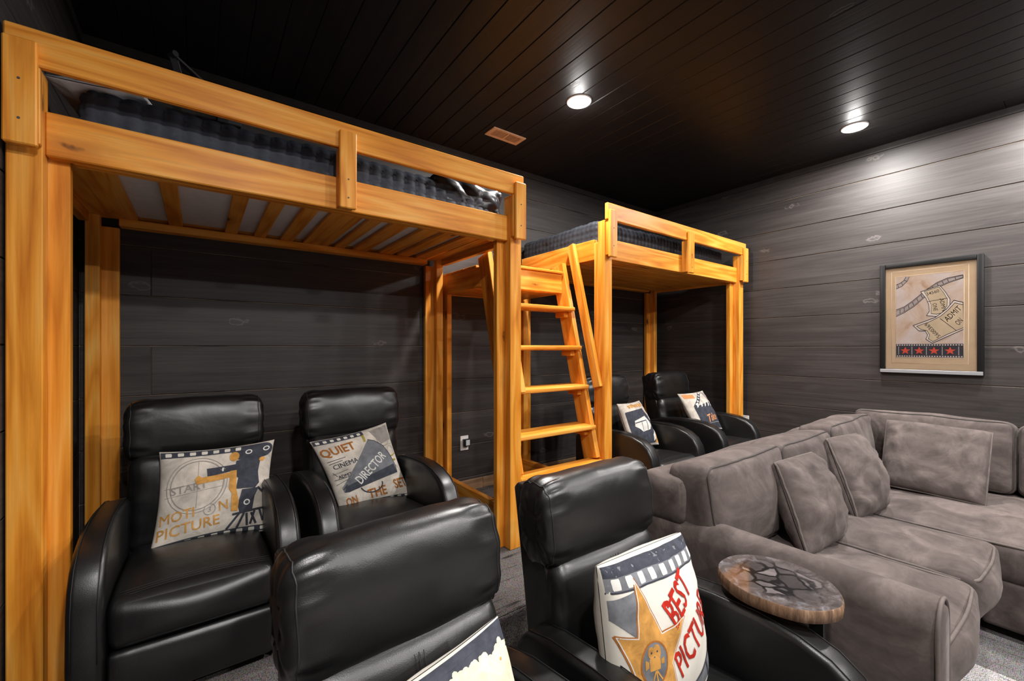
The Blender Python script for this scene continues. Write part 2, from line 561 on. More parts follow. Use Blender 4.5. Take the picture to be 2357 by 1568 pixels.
class Pillow:
    """soft square pillow spanned by four world corners (tl,tr,bl,br), front side towards -normal"""
    def __init__(s, name, tl, tr, bl, br, thick, mat, label, cat, group=None, pinch=.055, back=None, sag=0.0, ppow=.5, seed=0, wr=.004):
        s.c = [Vector(v) for v in (tl, tr, bl, br)]
        s.o = (s.c[0] + s.c[1] + s.c[2] + s.c[3]) / 4
        ex = (s.c[1] - s.c[0] + s.c[3] - s.c[2]); ey = (s.c[0] - s.c[2] + s.c[1] - s.c[3])
        s.nrm = ex.cross(ey).normalized()      # towards the viewer's side
        s.T = thick; s.pinch = pinch; s.pp = ppow; s.seed = seed; s.wr = wr; s.sag = sag
        s.root = empty(name, s.o, label, cat, group)
        n = 30
        for side, nm, mt in ((1, 'front_cover', mat), (-1, 'back_cover', back or mat)):
            vs = []; fs = []
            for j in range(n + 1):
                for i in range(n + 1):
                    u = math.sin((2 * i / n - 1) * PI / 2); v = math.sin((2 * j / n - 1) * PI / 2)
                    vs.append(s.surf(u, v, side, 0))
            for j in range(n):
                for i in range(n):
                    a = j * (n + 1) + i
                    q = (a, a + 1, a + n + 2, a + n + 1)
                    fs.append(q if side > 0 else tuple(reversed(q)))
            link(nm, mesh(nm, vs, fs, mt, True), s.root)
    def surf(s, u, v, side=1, eps=.0014):
        p = s.pinch
        uu = u * (1 - p * (1 - v * v)); vv = v * (1 - p * (1 - u * u))
        a, b = (uu + 1) / 2, (vv + 1) / 2
        tl, tr, bl, br = s.c
        q = bl * (1 - a) * (1 - b) + br * a * (1 - b) + tl * (1 - a) * b + tr * a * b
        g = max(0.0, (1 - u * u) * (1 - v * v)) ** s.pp
        g *= 1 - s.sag * v
        k = noise.noise(Vector((u * 2.1 + s.seed * 7.3, v * 2.1, side * 3.0)))
        k2 = noise.noise(Vector((u * 5 + s.seed * 3.1, v * 5, side * 5.0)))
        d = s.T * g + (s.wr * 2 * k + s.wr * k2) * min(1, g * 2.5)
        return q - s.o + s.nrm * (side * (d + eps) + .0015 * side)
    def pr(s, name, tris, mat, eps=.0014, L=.07):
        return decal(name, s.root, tris, lambda u, v: s.surf(u, v, 1, eps), mat, L)
    def edge(s, mat, r=.004, inset=0.0):
        pts = []
        n = 24
        for k in range(4):
            for i in range(n):
                t = 2 * i / n - 1
                u, v = [(t, 1), (1, -t), (-t, -1), (-1, t)][k]
                pts.append(s.surf(u * .998, v * .998, 1, -.0015))
        return tube('piping', s.root, pts, r, mat, True, 6)

# ================================================================= ROOM
def structure(name, me_or=None):
    o = bpy.data.objects.new(name, me_or); COL.objects.link(o)
    o['kind'] = 'structure'
    return o

def shell(name, x0, x1, y0, y1, z0, z1, mat):
    c = Vector(((x0 + x1) / 2, (y0 + y1) / 2, (z0 + z1) / 2))
    o = structure(name, box_mesh(x1 - x0, y1 - y0, z1 - z0, mat, 0))
    o.location = c
    return o

JZ = [ZL + .0] + [.108 + .2665 * k for k in range(10)] + [ZC]
PT = .007   # plank thickness
wall_back = shell('wall_back', XL - .1, XR + .1, YB + PT, YB + PT + .1, ZL - .1, ZC + .1, M_GROOVE)
wall_left = shell('wall_left', XL - PT - .1, XL - PT, YF, YB + PT, ZL - .1, ZC + .1, M_GROOVE)
wall_right = shell('wall_right', XR + PT, XR + PT + .1, YF, YB + PT, ZL - .1, ZC + .1, M_GROOVE)
wall_front = shell('wall_front', XL - .1, XR + .1, YF - .1, YF, ZL - .1, ZC + .1, M_SHELL)
ceiling = shell('ceiling', XL - .1, XR + .1, YF, YB + PT, ZC + PT, ZC + PT + .1, M_SHELL)
GAP = .0045
for k in range(len(JZ) - 1):
    z0, z1 = JZ[k] + GAP / 2, JZ[k + 1] - GAP / 2
    if k == 0: z0 = JZ[0] + .0
    # back wall, butt joints staggered
    cuts = [XL] + {4: [-.21, 2.23], 6: [-.21], 2: [1.46], 8: [2.2]}.get(k, []) + [XR]
    for a, b in zip(cuts, cuts[1:]):
        box('plank', wall_back, a + .001, b - .001, YB, YB + PT - .001, max(z0, 0.0) if k else .0, z1, PLANK_X, .0022)
    for wl, xa, xb, offs in ((wall_left, XL - PT + .001, XL, 1.3), (wall_right, XR, XR + PT - .001, 2.1)):
        cuts = [YF]
        y = YB - [4.2, 4.9, 3.9, 4.6, 5.1][k % 5]
        ys = []
        while y > YF + .3:
            ys.append(y); y -= 3.0
        cuts = [YF] + sorted(ys) + [YB]
        for a, b in zip(cuts, cuts[1:]):
            box('plank', wl, xa, xb, a + .001, b - .001, z0, z1, PLANK_Y, .0022)
CP = .131
x = 1.125 - CP * 12 - .0
xs = []
while x < XR - .02:
    if x > XL + .02: xs.append(x)
    x += CP
xs = [XL] + xs + [XR]
for i, (a, b) in enumerate(zip(xs, xs[1:])):
    cut = YF + 1.2 + (i * 1.37) % 2.6
    for y0, y1 in ((YF, cut), (cut, YB)):
        box('plank', ceiling, a + .0015, b - .0015, y0 + .001, y1 - .001, ZC, ZC + PT - .001, CEIL_Y, .003)
# crown strip
t1 = shell('trim_1', XL, XR, YB - .014, YB, ZC - .045, ZC, M_DARKTRIM)
t2 = shell('trim_2', XR - .014, XR, YF, YB - .014, ZC - .045, ZC, M_DARKTRIM)
t3 = shell('trim_3', XL, XL + .014, YF, YB - .014, ZC - .045, ZC, M_DARKTRIM)
# floors: carpeted platform and lower carpet, riser between
floor = shell('floor', XL - .1, XR + .1, YF, YS + .2, ZL - .1, ZL, CARPET_LO)
plat = shell('floor_platform', XL - .1, XR + .1, YS, YB + PT, ZL - .1, 0.0, CARPET_UP)
nos = []
for i in range(9):
    nos.append((0, YS + .012 - .020 * math.cos(math.radians(-90 + 22.5 * i)) * 1, -.020 + .020 * math.sin(math.radians(-90 + 22.5 * i)) + .001))
vs = []; fs = []
for p in nos:
    vs.append((XL, p[1], p[2])); vs.append((XR, p[1], p[2]))
for i in range(8):
    fs.append((2 * i, 2 * i + 1, 2 * i + 3, 2 * i + 2))
link('riser_nosing', mesh('riser_nosing', [Vector(v) - Vector(plat.location) for v in vs], fs, CARPET_UP, True), plat)
bb = structure('baseboard_back', None)
for a, b in ((XL, 1.9), (1.9, XR)):
    box('baseboard_board', bb, a, b, YB - .014, YB, .0, .088, M_BASE, .003)
bb2 = structure('baseboard_right', None)
box('baseboard_board', bb2, XR - .014, XR, YS, YB - .014, .0, .088, PLANK_Y, .003)
box('baseboard_board', bb2, XR - .014, XR, YF, YS, ZL, ZL + .088, PLANK_Y, .003)

# ---------------------------------------------------------------- ceiling lights
def ceiling_light():
    t = empty('ceiling_light', (1.953, 1.928, ZC), 'round lit ceiling light nearer the vent and the taller bunk', 'ceiling light', 'round recessed lights in the plank ceiling')
    vs = []; fs = []; n = 40
    prof = [(.080, .0), (.080, -.004), (.074, -.009), (.066, -.010), (.062, -.006)]
    for r, z in prof:
        for k in range(n):
            a = 2 * PI * k / n
            vs.append((r * math.cos(a), r * math.sin(a), z))
    for i in range(len(prof) - 1):
        for k in range(n):
            fs.append((i * n + k, i * n + (k + 1) % n, (i + 1) * n + (k + 1) % n, (i + 1) * n + k))
    link('trim_ring', mesh('trim_ring', vs, fs, M_WHITEPL, True), t)
    vs = [(0, 0, -.026)]; fs = []
    for r, z in ((.03, -.0235), (.05, -.016), (.0625, -.006)):
        for k in range(n):
            a = 2 * PI * k / n
            vs.append((r * math.cos(a), r * math.sin(a), z))
    for k in range(n):
        fs.append((0, 1 + (k + 1) % n, 1 + k))
        for i in range(2):
            fs.append((1 + i * n + k, 1 + i * n + (k + 1) % n, 1 + (i + 1) * n + (k + 1) % n, 1 + (i + 1) * n + k))
    link('lens', mesh('lens', vs, fs, M_LENS, True), t)
    ld = bpy.data.lights.new('downlight', 'AREA')
    ld.shape = 'DISK'; ld.size = .13; ld.energy = LAMP_W; ld.color = LAMP_COL
    lo = link('downlight', ld, t, (0, 0, -.03))
    pd = bpy.data.lights.new('side_glow', 'POINT')
    pd.shadow_soft_size = .035; pd.energy = GLOW_W; pd.color = LAMP_COL
    link('side_glow', pd, t, (0, 0, -.075))
    return t
cl = ceiling_light()
copy_tree(cl, (3.762, .987, ZC), 'round lit ceiling light close to the right plank wall, above the framed picture')
copy_tree(cl, (3.87, .06, ZC), 'ceiling light by the right wall just past the frame edge, ahead of the sofa return')
for i, (x, y, s) in enumerate(((.25, -.35, 'above the front recliners at the left'), (1.95, -.45, 'above the open floor before the sofa'),
                               (.25, -1.9, 'at the left of the far screen end'), (1.95, -1.9, 'in the middle of the far screen end'), (3.76, -1.7, 'at the right of the far screen end'))):
    copy_tree(cl, (x, y, ZC), 'ceiling light ' + s + ' of the room, outside the picture')

# ceiling vent
vt = empty('ceiling_vent', (1.832, 2.568, ZC), 'beige rectangular metal air vent in the dark plank ceiling above the ladder gap', 'vent')
x0, x1, y0, y1 = 1.687, 1.978, 2.503, 2.633
zb, zt = ZC - .008, ZC
box('vent_frame', vt, x0, x1, y0, y0 + .024, zb, zt, M_VENT, .003)
box('vent_frame', vt, x0, x1, y1 - .024, y1, zb, zt, M_VENT, .003)
box('vent_frame', vt, x0, x0 + .03, y0 + .024, y1 - .024, zb, zt, M_VENT, .003)
box('vent_frame', vt, x1 - .03, x1, y0 + .024, y1 - .024, zb, zt, M_VENT, .003)
box('vent_divider', vt, 1.826, 1.842, y0 + .024, y1 - .024, zb, zt, M_VENT, .002)
box('vent_backing', vt, x0 + .03, x1 - .03, y0 + .024, y1 - .024, ZC - .0025, ZC - .0005, M_VENTD, 0)
for i in range(20):
    a = x0 + .034 + i * .0118
    if 1.82 < a < 1.846: continue
    o = box('louver', vt, a - .003, a + .003, y0 + .024, y1 - .024, ZC - .0072, ZC - .0022, M_VENT, 0)
    o.rotation_euler = (0, .5 if i < 10 else -.5, 0)
for px in (x0 + .012, x1 - .012):
    bm = bmesh.new(); bmesh.ops.create_cone(bm, segments=10, radius1=.005, radius2=.003, depth=.003, cap_ends=True)
    link('screw', bm_mesh('screw', bm, M_VENT), vt, Vector((px, 2.568, ZC - .0095)) - Vector(vt.location))

# ================================================================= BUNKS
def bunk(xl, xr, name, label, solid):
    t = empty(name, (xl, 1.965, 0), label, 'loft bunk', 'honey coloured loft bunk frames')
    PW = .079
    for sgn, xo in ((1, xl), (-1, xr)):
        xi = xo + sgn * PW
        a, b = sorted((xo, xi))
        board('post', t, a, b, 1.965, 2.025, 0, 2.0415)
        a2, b2 = sorted((xo + sgn * .004, xo + sgn * .130))
        board('post_backing', t, a2, b2, 2.0255, 2.064, 0, 1.90)
        # cap block in front of the top rail
        board('cap_block', t, a + .004, b - .002, 1.914, 1.937, 1.784, 2.106, .004)
        a3, b3 = sorted((xo + sgn * .01, xi))
        board('block_packer', t, a3, b3, 1.9375, 1.9645, 1.80, 2.04)
        for z in (1.86, 1.98):
            bm = bmesh.new(); bmesh.ops.create_cone(bm, segments=10, radius1=.0035, radius2=.0035, depth=.003, cap_ends=True)
            link('screw', bm_mesh('screw', bm, M_BLACKMETAL), t, Vector(((a + b) / 2, 1.9135, z)) - Vector(t.location), (PI / 2, 0, 0))
        # rear post against the wall
        a, b = sorted((xo + sgn * .028, xo + sgn * .082))
        board('post', t, a, b, 2.90, 2.95, 0, 1.90)
        a, b = sorted((xo + sgn * .028, xo + sgn * .148))
        board('post_backing', t, a, b, 2.9505, 2.986, 0, 1.78)
        # end rails and floor stretchers front to back
        a, b = sorted((xo + sgn * .005, xo + sgn * .043))
        board('end_rail', t, a, b, 2.0645, 2.899, 1.784, 1.927)
        if (sgn < 0) == (xl < 0):
            pass
        board('floor_stretcher', t, a, b, 2.0645, 2.899, .03, .205)
    xa, xb = xl + .002, xr - .002
    board('top_rail', t, xa, xb, 1.9375, 1.9645, 2.042, 2.156, .004)
    board('side_rail', t, xl + PW + .0005, xr - PW - .0005, 1.988, 2.025, 1.784, 1.927, .004)
    xm = xl + 1.003
    board('cap_block', t, xm - .036, xm + .036, 1.914, 1.937, 1.775, 2.111, .004)
    board('block_packer', t, xm - .034, xm + .034, 1.9375, 1.9875, 1.785, 2.0415, .003)
    for z in (1.82, 1.90):
        bm = bmesh.new(); bmesh.ops.create_cone(bm, segments=10, radius1=.0035, radius2=.0035, depth=.003, cap_ends=True)
        link('screw', bm_mesh('screw', bm, M_BLACKMETAL), t, Vector((xm, 1.9135, z)) - Vector(t.location), (PI / 2, 0, 0))
    board('rear_rail', t, xl + .15, xr - .15, 2.9505, 2.986, 1.784, 1.927)
    board('ledger', t, xl + .15, xr - .15, 2.912, 2.95, 1.784, 1.822)
    board('ledger', t, xl + .137, xr - .137, 2.0255, 2.064, 1.784, 1.822)
    if not solid:
        ed = [(-.435, -.256), (-.132, -.072), (.117, .177), (.258, .318), (.396, .465), (.521, .671), (.708, .771), (.779 + .05, .922), (1.033 - .03, 1.10), (1.165 - .03, 1.22), (1.27, 1.36), (1.37, 1.455)]
        for a, b in ed:
            board('slat', t, a, b, 2.03, 2.948, 1.8225, 1.8415, .002)
    else:
        n = 7
        for i in range(n):
            y0 = 2.066 + i * (2.911 - 2.066) / n
            board('underside_board', t, xl + .045, xr - .045, y0 + .001, y0 + (2.911 - 2.066) / n - .001, 1.800, 1.8215, .003)
    return t
A0, A1, B0, B1 = -.479, 1.515, 2.234, 4.208
bunk_a = bunk(A0, A1, 'loft_bunk', 'large honey wood loft bunk at the left with white gaps between its slats', False)
bunk_b = bunk(B0, B1, 'loft_bunk', 'farther honey wood loft bunk by the right wall, right of the ladder', True)

# mattress with quilt, pillow -------------------------------------------------
def quilt_mesh(name, hx, hy, hz, cell, mat, seed=0, wr=.008):
    """rounded box with a stitched square grid: every fourth grid line is pulled in"""
    vs = []; fs = []; idx = {}
    r = .05
    N = [max(1, round(2 * h / cell)) * 4 for h in (hx, hy, hz)]
    H = (hx, hy, hz)
    def put(t):
        if t not in idx:
            q = Vector([(2 * t[k] / N[k] - 1) * H[k] for k in range(3)])
            inn = Vector([max(-(H[k] - r), min(H[k] - r, q[k])) for k in range(3)])
            d = q - inn
            d.normalize()
            qq = inn + d * r
            ax = [k for k in range(3) if t[k] in (0, N[k])]
            pf = 1.0
            for k in range(3):
                if k in ax and len(ax) == 1: continue
                m_ = t[k] % 4
                pf = min(pf, (0.0, .8, 1.0, .8)[m_])
            k1 = noise.noise(Vector((qq.x * 3 + seed, qq.y * 3, qq.z * 5)))
            k2 = noise.noise(Vector((qq.x * 14 + seed, qq.y * 14, qq.z * 14)))
            idx[t] = len(vs); vs.append(qq + d * (.0065 * pf - .005 + wr * k1 + wr * .45 * k2))
        return idx[t]
    for ax in range(3):
        a_, b_ = (ax + 1) % 3, (ax + 2) % 3
        for side in (0, N[ax]):
            for i in range(N[a_]):
                for j in range(N[b_]):
                    q = []
                    for u, v in ((i, j), (i + 1, j), (i + 1, j + 1), (i, j + 1)):
                        t = [0, 0, 0]; t[ax] = side; t[a_] = u; t[b_] = v
                        q.append(put(tuple(t)))
                    fs.append(tuple(q) if side else tuple(reversed(q)))
    return mesh(name, vs, fs, mat, True)

def bed(name, x0, x1, cell, mat, label, qw, group):
    t = empty(name, ((x0 + x1) / 2, 2.5, 1.842), label, 'mattress', group)
    box('mattress_core', t, x0 + .02, x1 - .02, 2.085, 2.935, 1.8435, 1.90, TICKING, .01, 2)
    hx, hy = (x1 - x0) / 2, .445
    q = quilt_mesh('quilt', hx, hy, .11, cell, mat, x0 * 3, qw)
    link('quilt', q, t, (0, 2.512 - 2.5, 1.978 - 1.842))
    return t
bed('mattress', -.345, 1.385, .060, QUILT, 'mattress under a navy square-stitched quilt on the large left bunk', .008, 'quilted mattresses on the bunks')
bed('mattress', B0 + .05, B1 - .16, .045, QUILT2, 'mattress under a charcoal crinkled quilt on the farther right bunk', .014, 'quilted mattresses on the bunks')
bp = Pillow('bed_pillow', (-.41, 2.50, 2.140), (-.06, 2.55, 2.150), (-.425, 2.085, 2.085), (-.17, 2.09, 2.112), .034, LINEN,
            'white bed pillow end peeking over the quilt behind the left bunk rail', 'pillow', seed=3, wr=.008)

# crumpled satin throw over the foot of the quilt
def crumple(q, p):
    v = Vector((q.x * 7, q.y * 6, q.z * 9))
    k = abs(noise.noise(v)) * .026 + abs(noise.noise(v * 2.3)) * .012
    d = Vector((p.x, p.y, p.z)); d.normalize()
    return q + d * (k - .016)
M_SATIN = plain('black_satin', (.014, .015, .018), .30, var=.3)
tag(cushion('throw_blanket', None, 1.00, 1.466, 2.068, 2.52, 1.925, 2.118, .045, (.0, .012, .01), M_SATIN, 44, None, crumple),
    'crumpled shiny black blanket bunched at the ladder end of the left bunk', 'blanket')

# bent black metal arm on the back wall above bunk A
ar = empty('bent_metal_arm', (.12, 2.93, 2.30), 'black bent metal arm with a hinged tip above the left bunk rail', 'metal arm')
def flat_bar(name, parent, a, b, wd, th, mat, roll=(0, 1, 0)):
    a, b = Vector(a), Vector(b)
    d = b - a; L = d.length; d.normalize()
    s = Vector(roll); s = (s - d * s.dot(d)).normalized(); n = d.cross(s)
    M = Matrix((s, n, d)).transposed().to_4x4()
    me = box_mesh(wd, th, L, mat, .003)
    o = link(name, me, parent)
    o.rotation_euler = M.to_euler()
    o.location = (a + b) / 2 - wpos(parent)
    return o
tipp = (-.105, 2.66, 2.600)
flat_bar('upper_bar', ar, tipp, (.135, 2.94, 2.56), .05, .012, M_BLACKMETAL, (0, 1, .2))
flat_bar('lower_bar', ar, tipp, (-.072, 2.75, 2.50), .035, .012, M_BLACKMETAL, (1, 0, 0))
bm = bmesh.new(); bmesh.ops.create_cone(bm, segments=16, radius1=.014, radius2=.014, depth=.05, cap_ends=True)
link('hinge', bm_mesh('hinge', bm, M_BLACKMETAL), ar, Vector(tipp) - Vector(ar.location), (PI / 2, 0, .5))
box('wall_plate', ar, .08, .20, 2.945, 2.999, 2.46, 2.60, M_BLACKMETAL, .004)
box('cross_rail', ar, -.12, .14, 2.735, 2.775, 2.475, 2.50, M_BLACKMETAL, .006, 2)

# ================================================================= LADDER AND LANDING
lad = empty('bunk_ladder', (1.87, 2.2, 0), 'steep honey wood ladder with flat treads and handrails between the two bunks', 'ladder')
LX0, LX1 = 1.518, 2.228
def slanted(name, x0, x1, y_at, z0, z1, wd, parent):
    """board leaning in the y-z plane; y_at(z)= y of its front edge"""
    ya, yb = y_at(z0), y_at(z1)
    d = Vector((0, yb - ya, z1 - z0)); L = d.length; ang = math.atan2(yb - ya, z1 - z0)
    me = box_mesh(x1 - x0, wd, L, WOOD[2], .003)
    c = Vector(((x0 + x1) / 2, (ya + yb) / 2, (z0 + z1) / 2)) + Vector((0, math.cos(ang), -math.sin(ang))) * wd / 2
    o = link(name, me, parent, c - wpos(parent), (-ang, 0, 0))
    return o
SL = .246
yst = lambda z: 2.048 + (z - .632) * SL
slanted('stringer', LX0 + .002, LX0 + .040, yst, .41, 1.80, .125, lad)
slanted('stringer', LX1 - .040, LX1 - .002, yst, .41, 1.80, .125, lad)
yhr = lambda z: 1.975 + (z - .90) * .255
slanted('handrail', LX0 + .004, LX0 + .042, yhr, .90, 1.93, .068, lad)
slanted('handrail', LX1 - .026, LX1 + .004, yhr, .90, 1.93, .068, lad)
for z in (.632, .906, 1.18, 1.462):
    y0 = yst(z) - .03
    o = box('tread', lad, LX0 + .041, LX1 - .041, y0 + .012, y0 + .175, z - .034, z, WOOD[0], .008, 3)
    for xx in (LX0 + .041, LX1 - .079):
        box('tread_cleat', lad, xx, xx + .038, y0 + .05, y0 + .15, z - .075, z - .0345, WOOD[1], .003)
    box('tread_nosing', lad, LX0 + .03, LX1 + .012 - .03, y0 - .004, y0 + .018, z - .031, z - .002, WOOD[0], .010, 3)
# bottom step
box('bottom_step', lad, A1 + .002, B0 - .002, 1.967, 2.075, .355, .395, WOOD[0], .006, 2)
board('step_face', lad, A1 + .002, B0 - .002, 1.972, 2.008, .20, .354)
board('step_leg', lad, A1 + .004, A1 + .042, 2.009, 2.062, 0, .354)
board('step_leg', lad, B0 - .042, B0 - .004, 2.009, 2.062, 0, .354)
# landing
ld_ = empty('ladder_landing', (1.87, 2.66, 0), 'small wooden platform landing behind the ladder top between the two bunks', 'landing')
board('front_beam', ld_, LX0 + .042, LX1 - .042, 2.335, 2.373, 1.572, 1.712)
board('end_beam', ld_, LX0 + .004, LX0 + .041, 2.42, 2.899, 1.572, 1.712)
board('end_beam', ld_, LX1 - .041, LX1 - .004, 2.42, 2.899, 1.572, 1.712)
board('rear_beam', ld_, LX0 + .042, LX1 - .042, 2.945, 2.985, 1.572, 1.712)
for i in range(4):
    y0 = 2.315 + i * .168
    box('deck_board', ld_, LX0 + (.045 if i == 0 else .004), LX1 - (.045 if i == 0 else .004), y0, y0 + .165, 1.7125, 1.731, WOOD[0], .003)
for i in range(3):
    y0 = 2.38 + i * .185
    box('under_board', ld_, LX0 + .042, LX1 - .042, y0, y0 + .18, 1.575, 1.59, WOOD[0], .003)
board('landing_leg', ld_, LX0 + .004, LX0 + .044, 2.90, 2.98, 0, 1.7115)
board('landing_leg', ld_, LX1 - .046, LX1 - .004, 2.90, 2.98, 0, 1.7115)

# ================================================================= RECLINERS
def bolster_mesh(name, hx, hy, hz, mat):
    """stuffed roll: super-elliptic section, gathered at both end seams"""
    nx, na = 44, 56
    vs = []; fs = []
    def pt(i, k):
        t = math.sin((2 * i / nx - 1) * PI / 2)
        a = 2 * PI * k / na
        ca, sa = math.cos(a), math.sin(a)
        e = 2 / 2.9
        cy, cz = math.copysign(abs(ca) ** e, ca), math.copysign(abs(sa) ** e, sa)
        ends = max(0.0, 1 - abs(t) ** 11) ** .30 * .62 + .38
        mid = 1 + .05 * (1 - t * t)
        ed = max(0.0, (abs(t) - .62) / .38)
        nz = noise.noise(Vector((ca * 2.2, sa * 2.2, 3.0 if t > 0 else 8.0)))
        g = math.sin(a * 13 + 4 * nz + (1 if t > 0 else 0)) * ed * (1 - ed) * 3.4
        soft = noise.noise(Vector((t * 2.4, ca * 1.6, sa * 1.6)))
        k_ = ends * mid * (1 + .052 * g + .022 * soft)
        x = t * hx * (1 + .01 * math.sin(a * 9 + nz) * ed)
        return Vector((x, cy * hy * k_, cz * hz * k_))
    for i in range(nx + 1):
        for k in range(na):
            vs.append(pt(i, k))
    for i in range(nx):
        for k in range(na):
            fs.append((i * na + k, (i + 1) * na + k, (i + 1) * na + (k + 1) % na, i * na + (k + 1) % na))
    fs.append(tuple(range(na))); fs.append(tuple(nx * na + k for k in reversed(range(na))))
    fs = [tuple(reversed(f)) for f in fs]
    return mesh(name, vs, fs, mat, True), [[vs[i * na + k] for k in range(na)] for i in (6, nx - 6)]
def soft_wr(q, p):
    nz = noise.noise(q * 5) * .004 + noise.noise(q * 12) * .001
    return q + Vector((0, -nz if p.y < 0 else 0, nz))
def back_wr(q, p):
    ed = max(0.0, (abs(p.x) - .55) / .45)
    k = math.sin(q.z * 60 + q.x * 30) * ed ** 2 * .005
    nz = noise.noise(q * 4) * .006
    return q + Vector((0, -(k + nz), 0))

def recliner():
    t = empty('recliner', (0, 0, 0), 'x', 'recliner', 'black leather push-back recliners')
    prof = [(.0, .03), (-.012, .20), (-.006, .36), (.010, .425), (.045, .482), (.10, .520), (.18, .545), (.28, .556), (.42, .552), (.58, .536), (.68, .51), (.73, .46), (.73, .03)]
    for s in (-1, 1):
        x0, x1 = sorted((s * .3225, s * .2345))
        a = link('arm', prism_mesh('arm', prof, x0, x1, LEATHER, .022, 4), t)
        # stitched seam lines round the arm front
        for e, xx in enumerate((x0 + .014, x1 - .014)):
            pts = [(xx, y - .0015 if z < .45 else y, z + (.0008 if z > .45 else 0)) for y, z in prof[1:11]]
            tube('seam', a, pts, .0014, M_STITCH, False, 4)
    # base plinth, seat, footrest
    box('base', t, -.225, .225, .05, .70, .0, .06, M_PLINTH, .01)
    def seat_wr(q, p):
        q = soft_wr(q, p)
        if p.z > 0: q.z -= max(0, (q.y + .1)) * .10
        return q
    st = cushion('seat_cushion', t, -.232, .232, -.008, .60, .205, .368, (.03, .05, .05), (.0, .022, .022), LEATHER, 20, None, seat_wr)
    for k in range(3):
        pts = [(-.215 + .43 * i / 16, .030 + k * .007 - .30 - .0, 0) for i in range(17)]
        pts = [(x, .034 + k * .0075 - .296, .0765 + .004 * k + .016 * (1 - (x / .232) ** 2)) for x, _, _ in pts]
        tube('seam', st, pts, .0011, M_STITCH, False, 4)
    cushion('footrest', t, -.230, .230, -.004, .05, .03, .207, (.02, .02, .025), (.0, .010, .0), LEATHER, 14, None, soft_wr)
    # leaning back: inner cushion, headrest, outer shell
    lean = math.radians(-9)
    bc = cushion('back_cushion', t, -.243, .243, .592, .72, .28, .695, (.045, .05, .05), (.006, .028, .0), LEATHER, 20, (lean, 0, 0), back_wr)
    for dx in (-.006, .006):
        pts = []
        for i in range(15):
            z = -.16 + .34 * i / 14
            pts.append((dx, -.0695 - .028 * (1 - (z / .215) ** 2), z))
        tube('seam', bc, pts, .0013, M_STITCH, False, 4)
    hme, rings = bolster_mesh('headrest', .264, .084, .134, LEATHER)
    hr = link('headrest', hme, t, (0, .722, .792), (math.radians(-7), 0, 0))
    for ring in rings:
        tube('seam', hr, ring, .0022, M_STITCH, True, 5)
    sh = [( .60, .07), (.60, .30), (.655, .62), (.745, .885), (.755, .895), (.825, .895), (.838, .88), (.79, .60), (.745, .30), (.735, .07)]
    link('back_shell', prism_mesh('back_shell', sh, -.248, .248, LEATHER, .014, 3), t)
    # recline hinge plate on each side
    for s in (-1, 1):
        for yy in (.08, .66):
            bm = bmesh.new(); bmesh.ops.create_cone(bm, segments=14, radius1=.022, radius2=.018, depth=.03, cap_ends=True)
            link('foot', bm_mesh('foot', bm, M_PLINTH), t, (s * .28, yy, .015))
    return t
rec = recliner()
rec.location = (-.002, 1.80, 0)
rec['label'] = 'black leather recliner holding the movie camera pillow under the left bunk'
YF1 = .26
copy_tree(rec, (.705, 1.80, 0), 'black leather recliner holding the megaphone pillow under the left bunk')
rc1 = copy_tree(rec, (.424, .262, ZL), 'black leather recliner nearest the camera holding the popcorn pillow')
rc1.rotation_euler = (0, 0, math.radians(3))
copy_tree(rec, (1.090, .300, ZL), 'black leather recliner in front row beside the round side table holding the star pillow')
copy_tree(rec, (2.745, 1.71, 0), 'black leather recliner under the right bunk, partly behind the bunk post')
copy_tree(rec, (3.655, 1.70, 0), 'black leather recliner under the right bunk next to the plank wall')

# ================================================================= SOFA
sofa = empty('sectional_sofa', (2.9, .5, ZL), 'large taupe suede sectional sofa in the right corner with box back cushions', 'sofa')
def rel(v): return Vector(v) - Vector(sofa.location)
SX0, SX1 = 1.62, 4.262
box('base', sofa, SX0 + .145, SX1, .30, 1.19, ZL + .05, ZL + .27, SUEDE, .02, 3)
box('base', sofa, 2.97, SX1, -1.05, .299, ZL + .05, ZL + .27, SUEDE, .02, 3)
for x, y in ((1.70, .33), (1.70, 1.12), (3.02, -.98), (4.2, -.98), (4.2, 1.12), (3.0, 1.12)):
    box('foot', sofa, x - .03, x + .03, y - .03, y + .03, ZL, ZL + .05, M_PLINTH, .006)
def sofa_wr(q, p):
    v = q * 5
    k = noise.noise(v) * .010 + noise.noise(q * 13) * .004
    return q + Vector((k * (1 if abs(p.x) > .9 else 0) * math.copysign(1, p.x), k * (1 if abs(p.y) > .9 else 0) * math.copysign(1, p.y), k if p.z > 0 else 0))
# back frames with padded caps
cushion('back_frame', sofa, SX0, SX1, 1.0, 1.215, ZL + .03, .425, (.03, .03, .03), (.006, .006, 0), SUEDE, 16)
cushion('back_cap', sofa, SX0 - .004, SX1, .99, 1.225, .405, .612, (.035, .06, .06), (.006, .008, .006), SUEDE, 22, None, sofa_wr)
cushion('back_frame', sofa, 4.06, SX1, -1.05, .998, ZL + .03, .425, (.03, .03, .03), (.006, .006, 0), SUEDE, 14)
cushion('back_cap', sofa, 4.05, SX1 + .004, -1.05, .99, .425, .615, (.09, .05, .085), (.008, .01, .006), SUEDE, 16, None, sofa_wr)
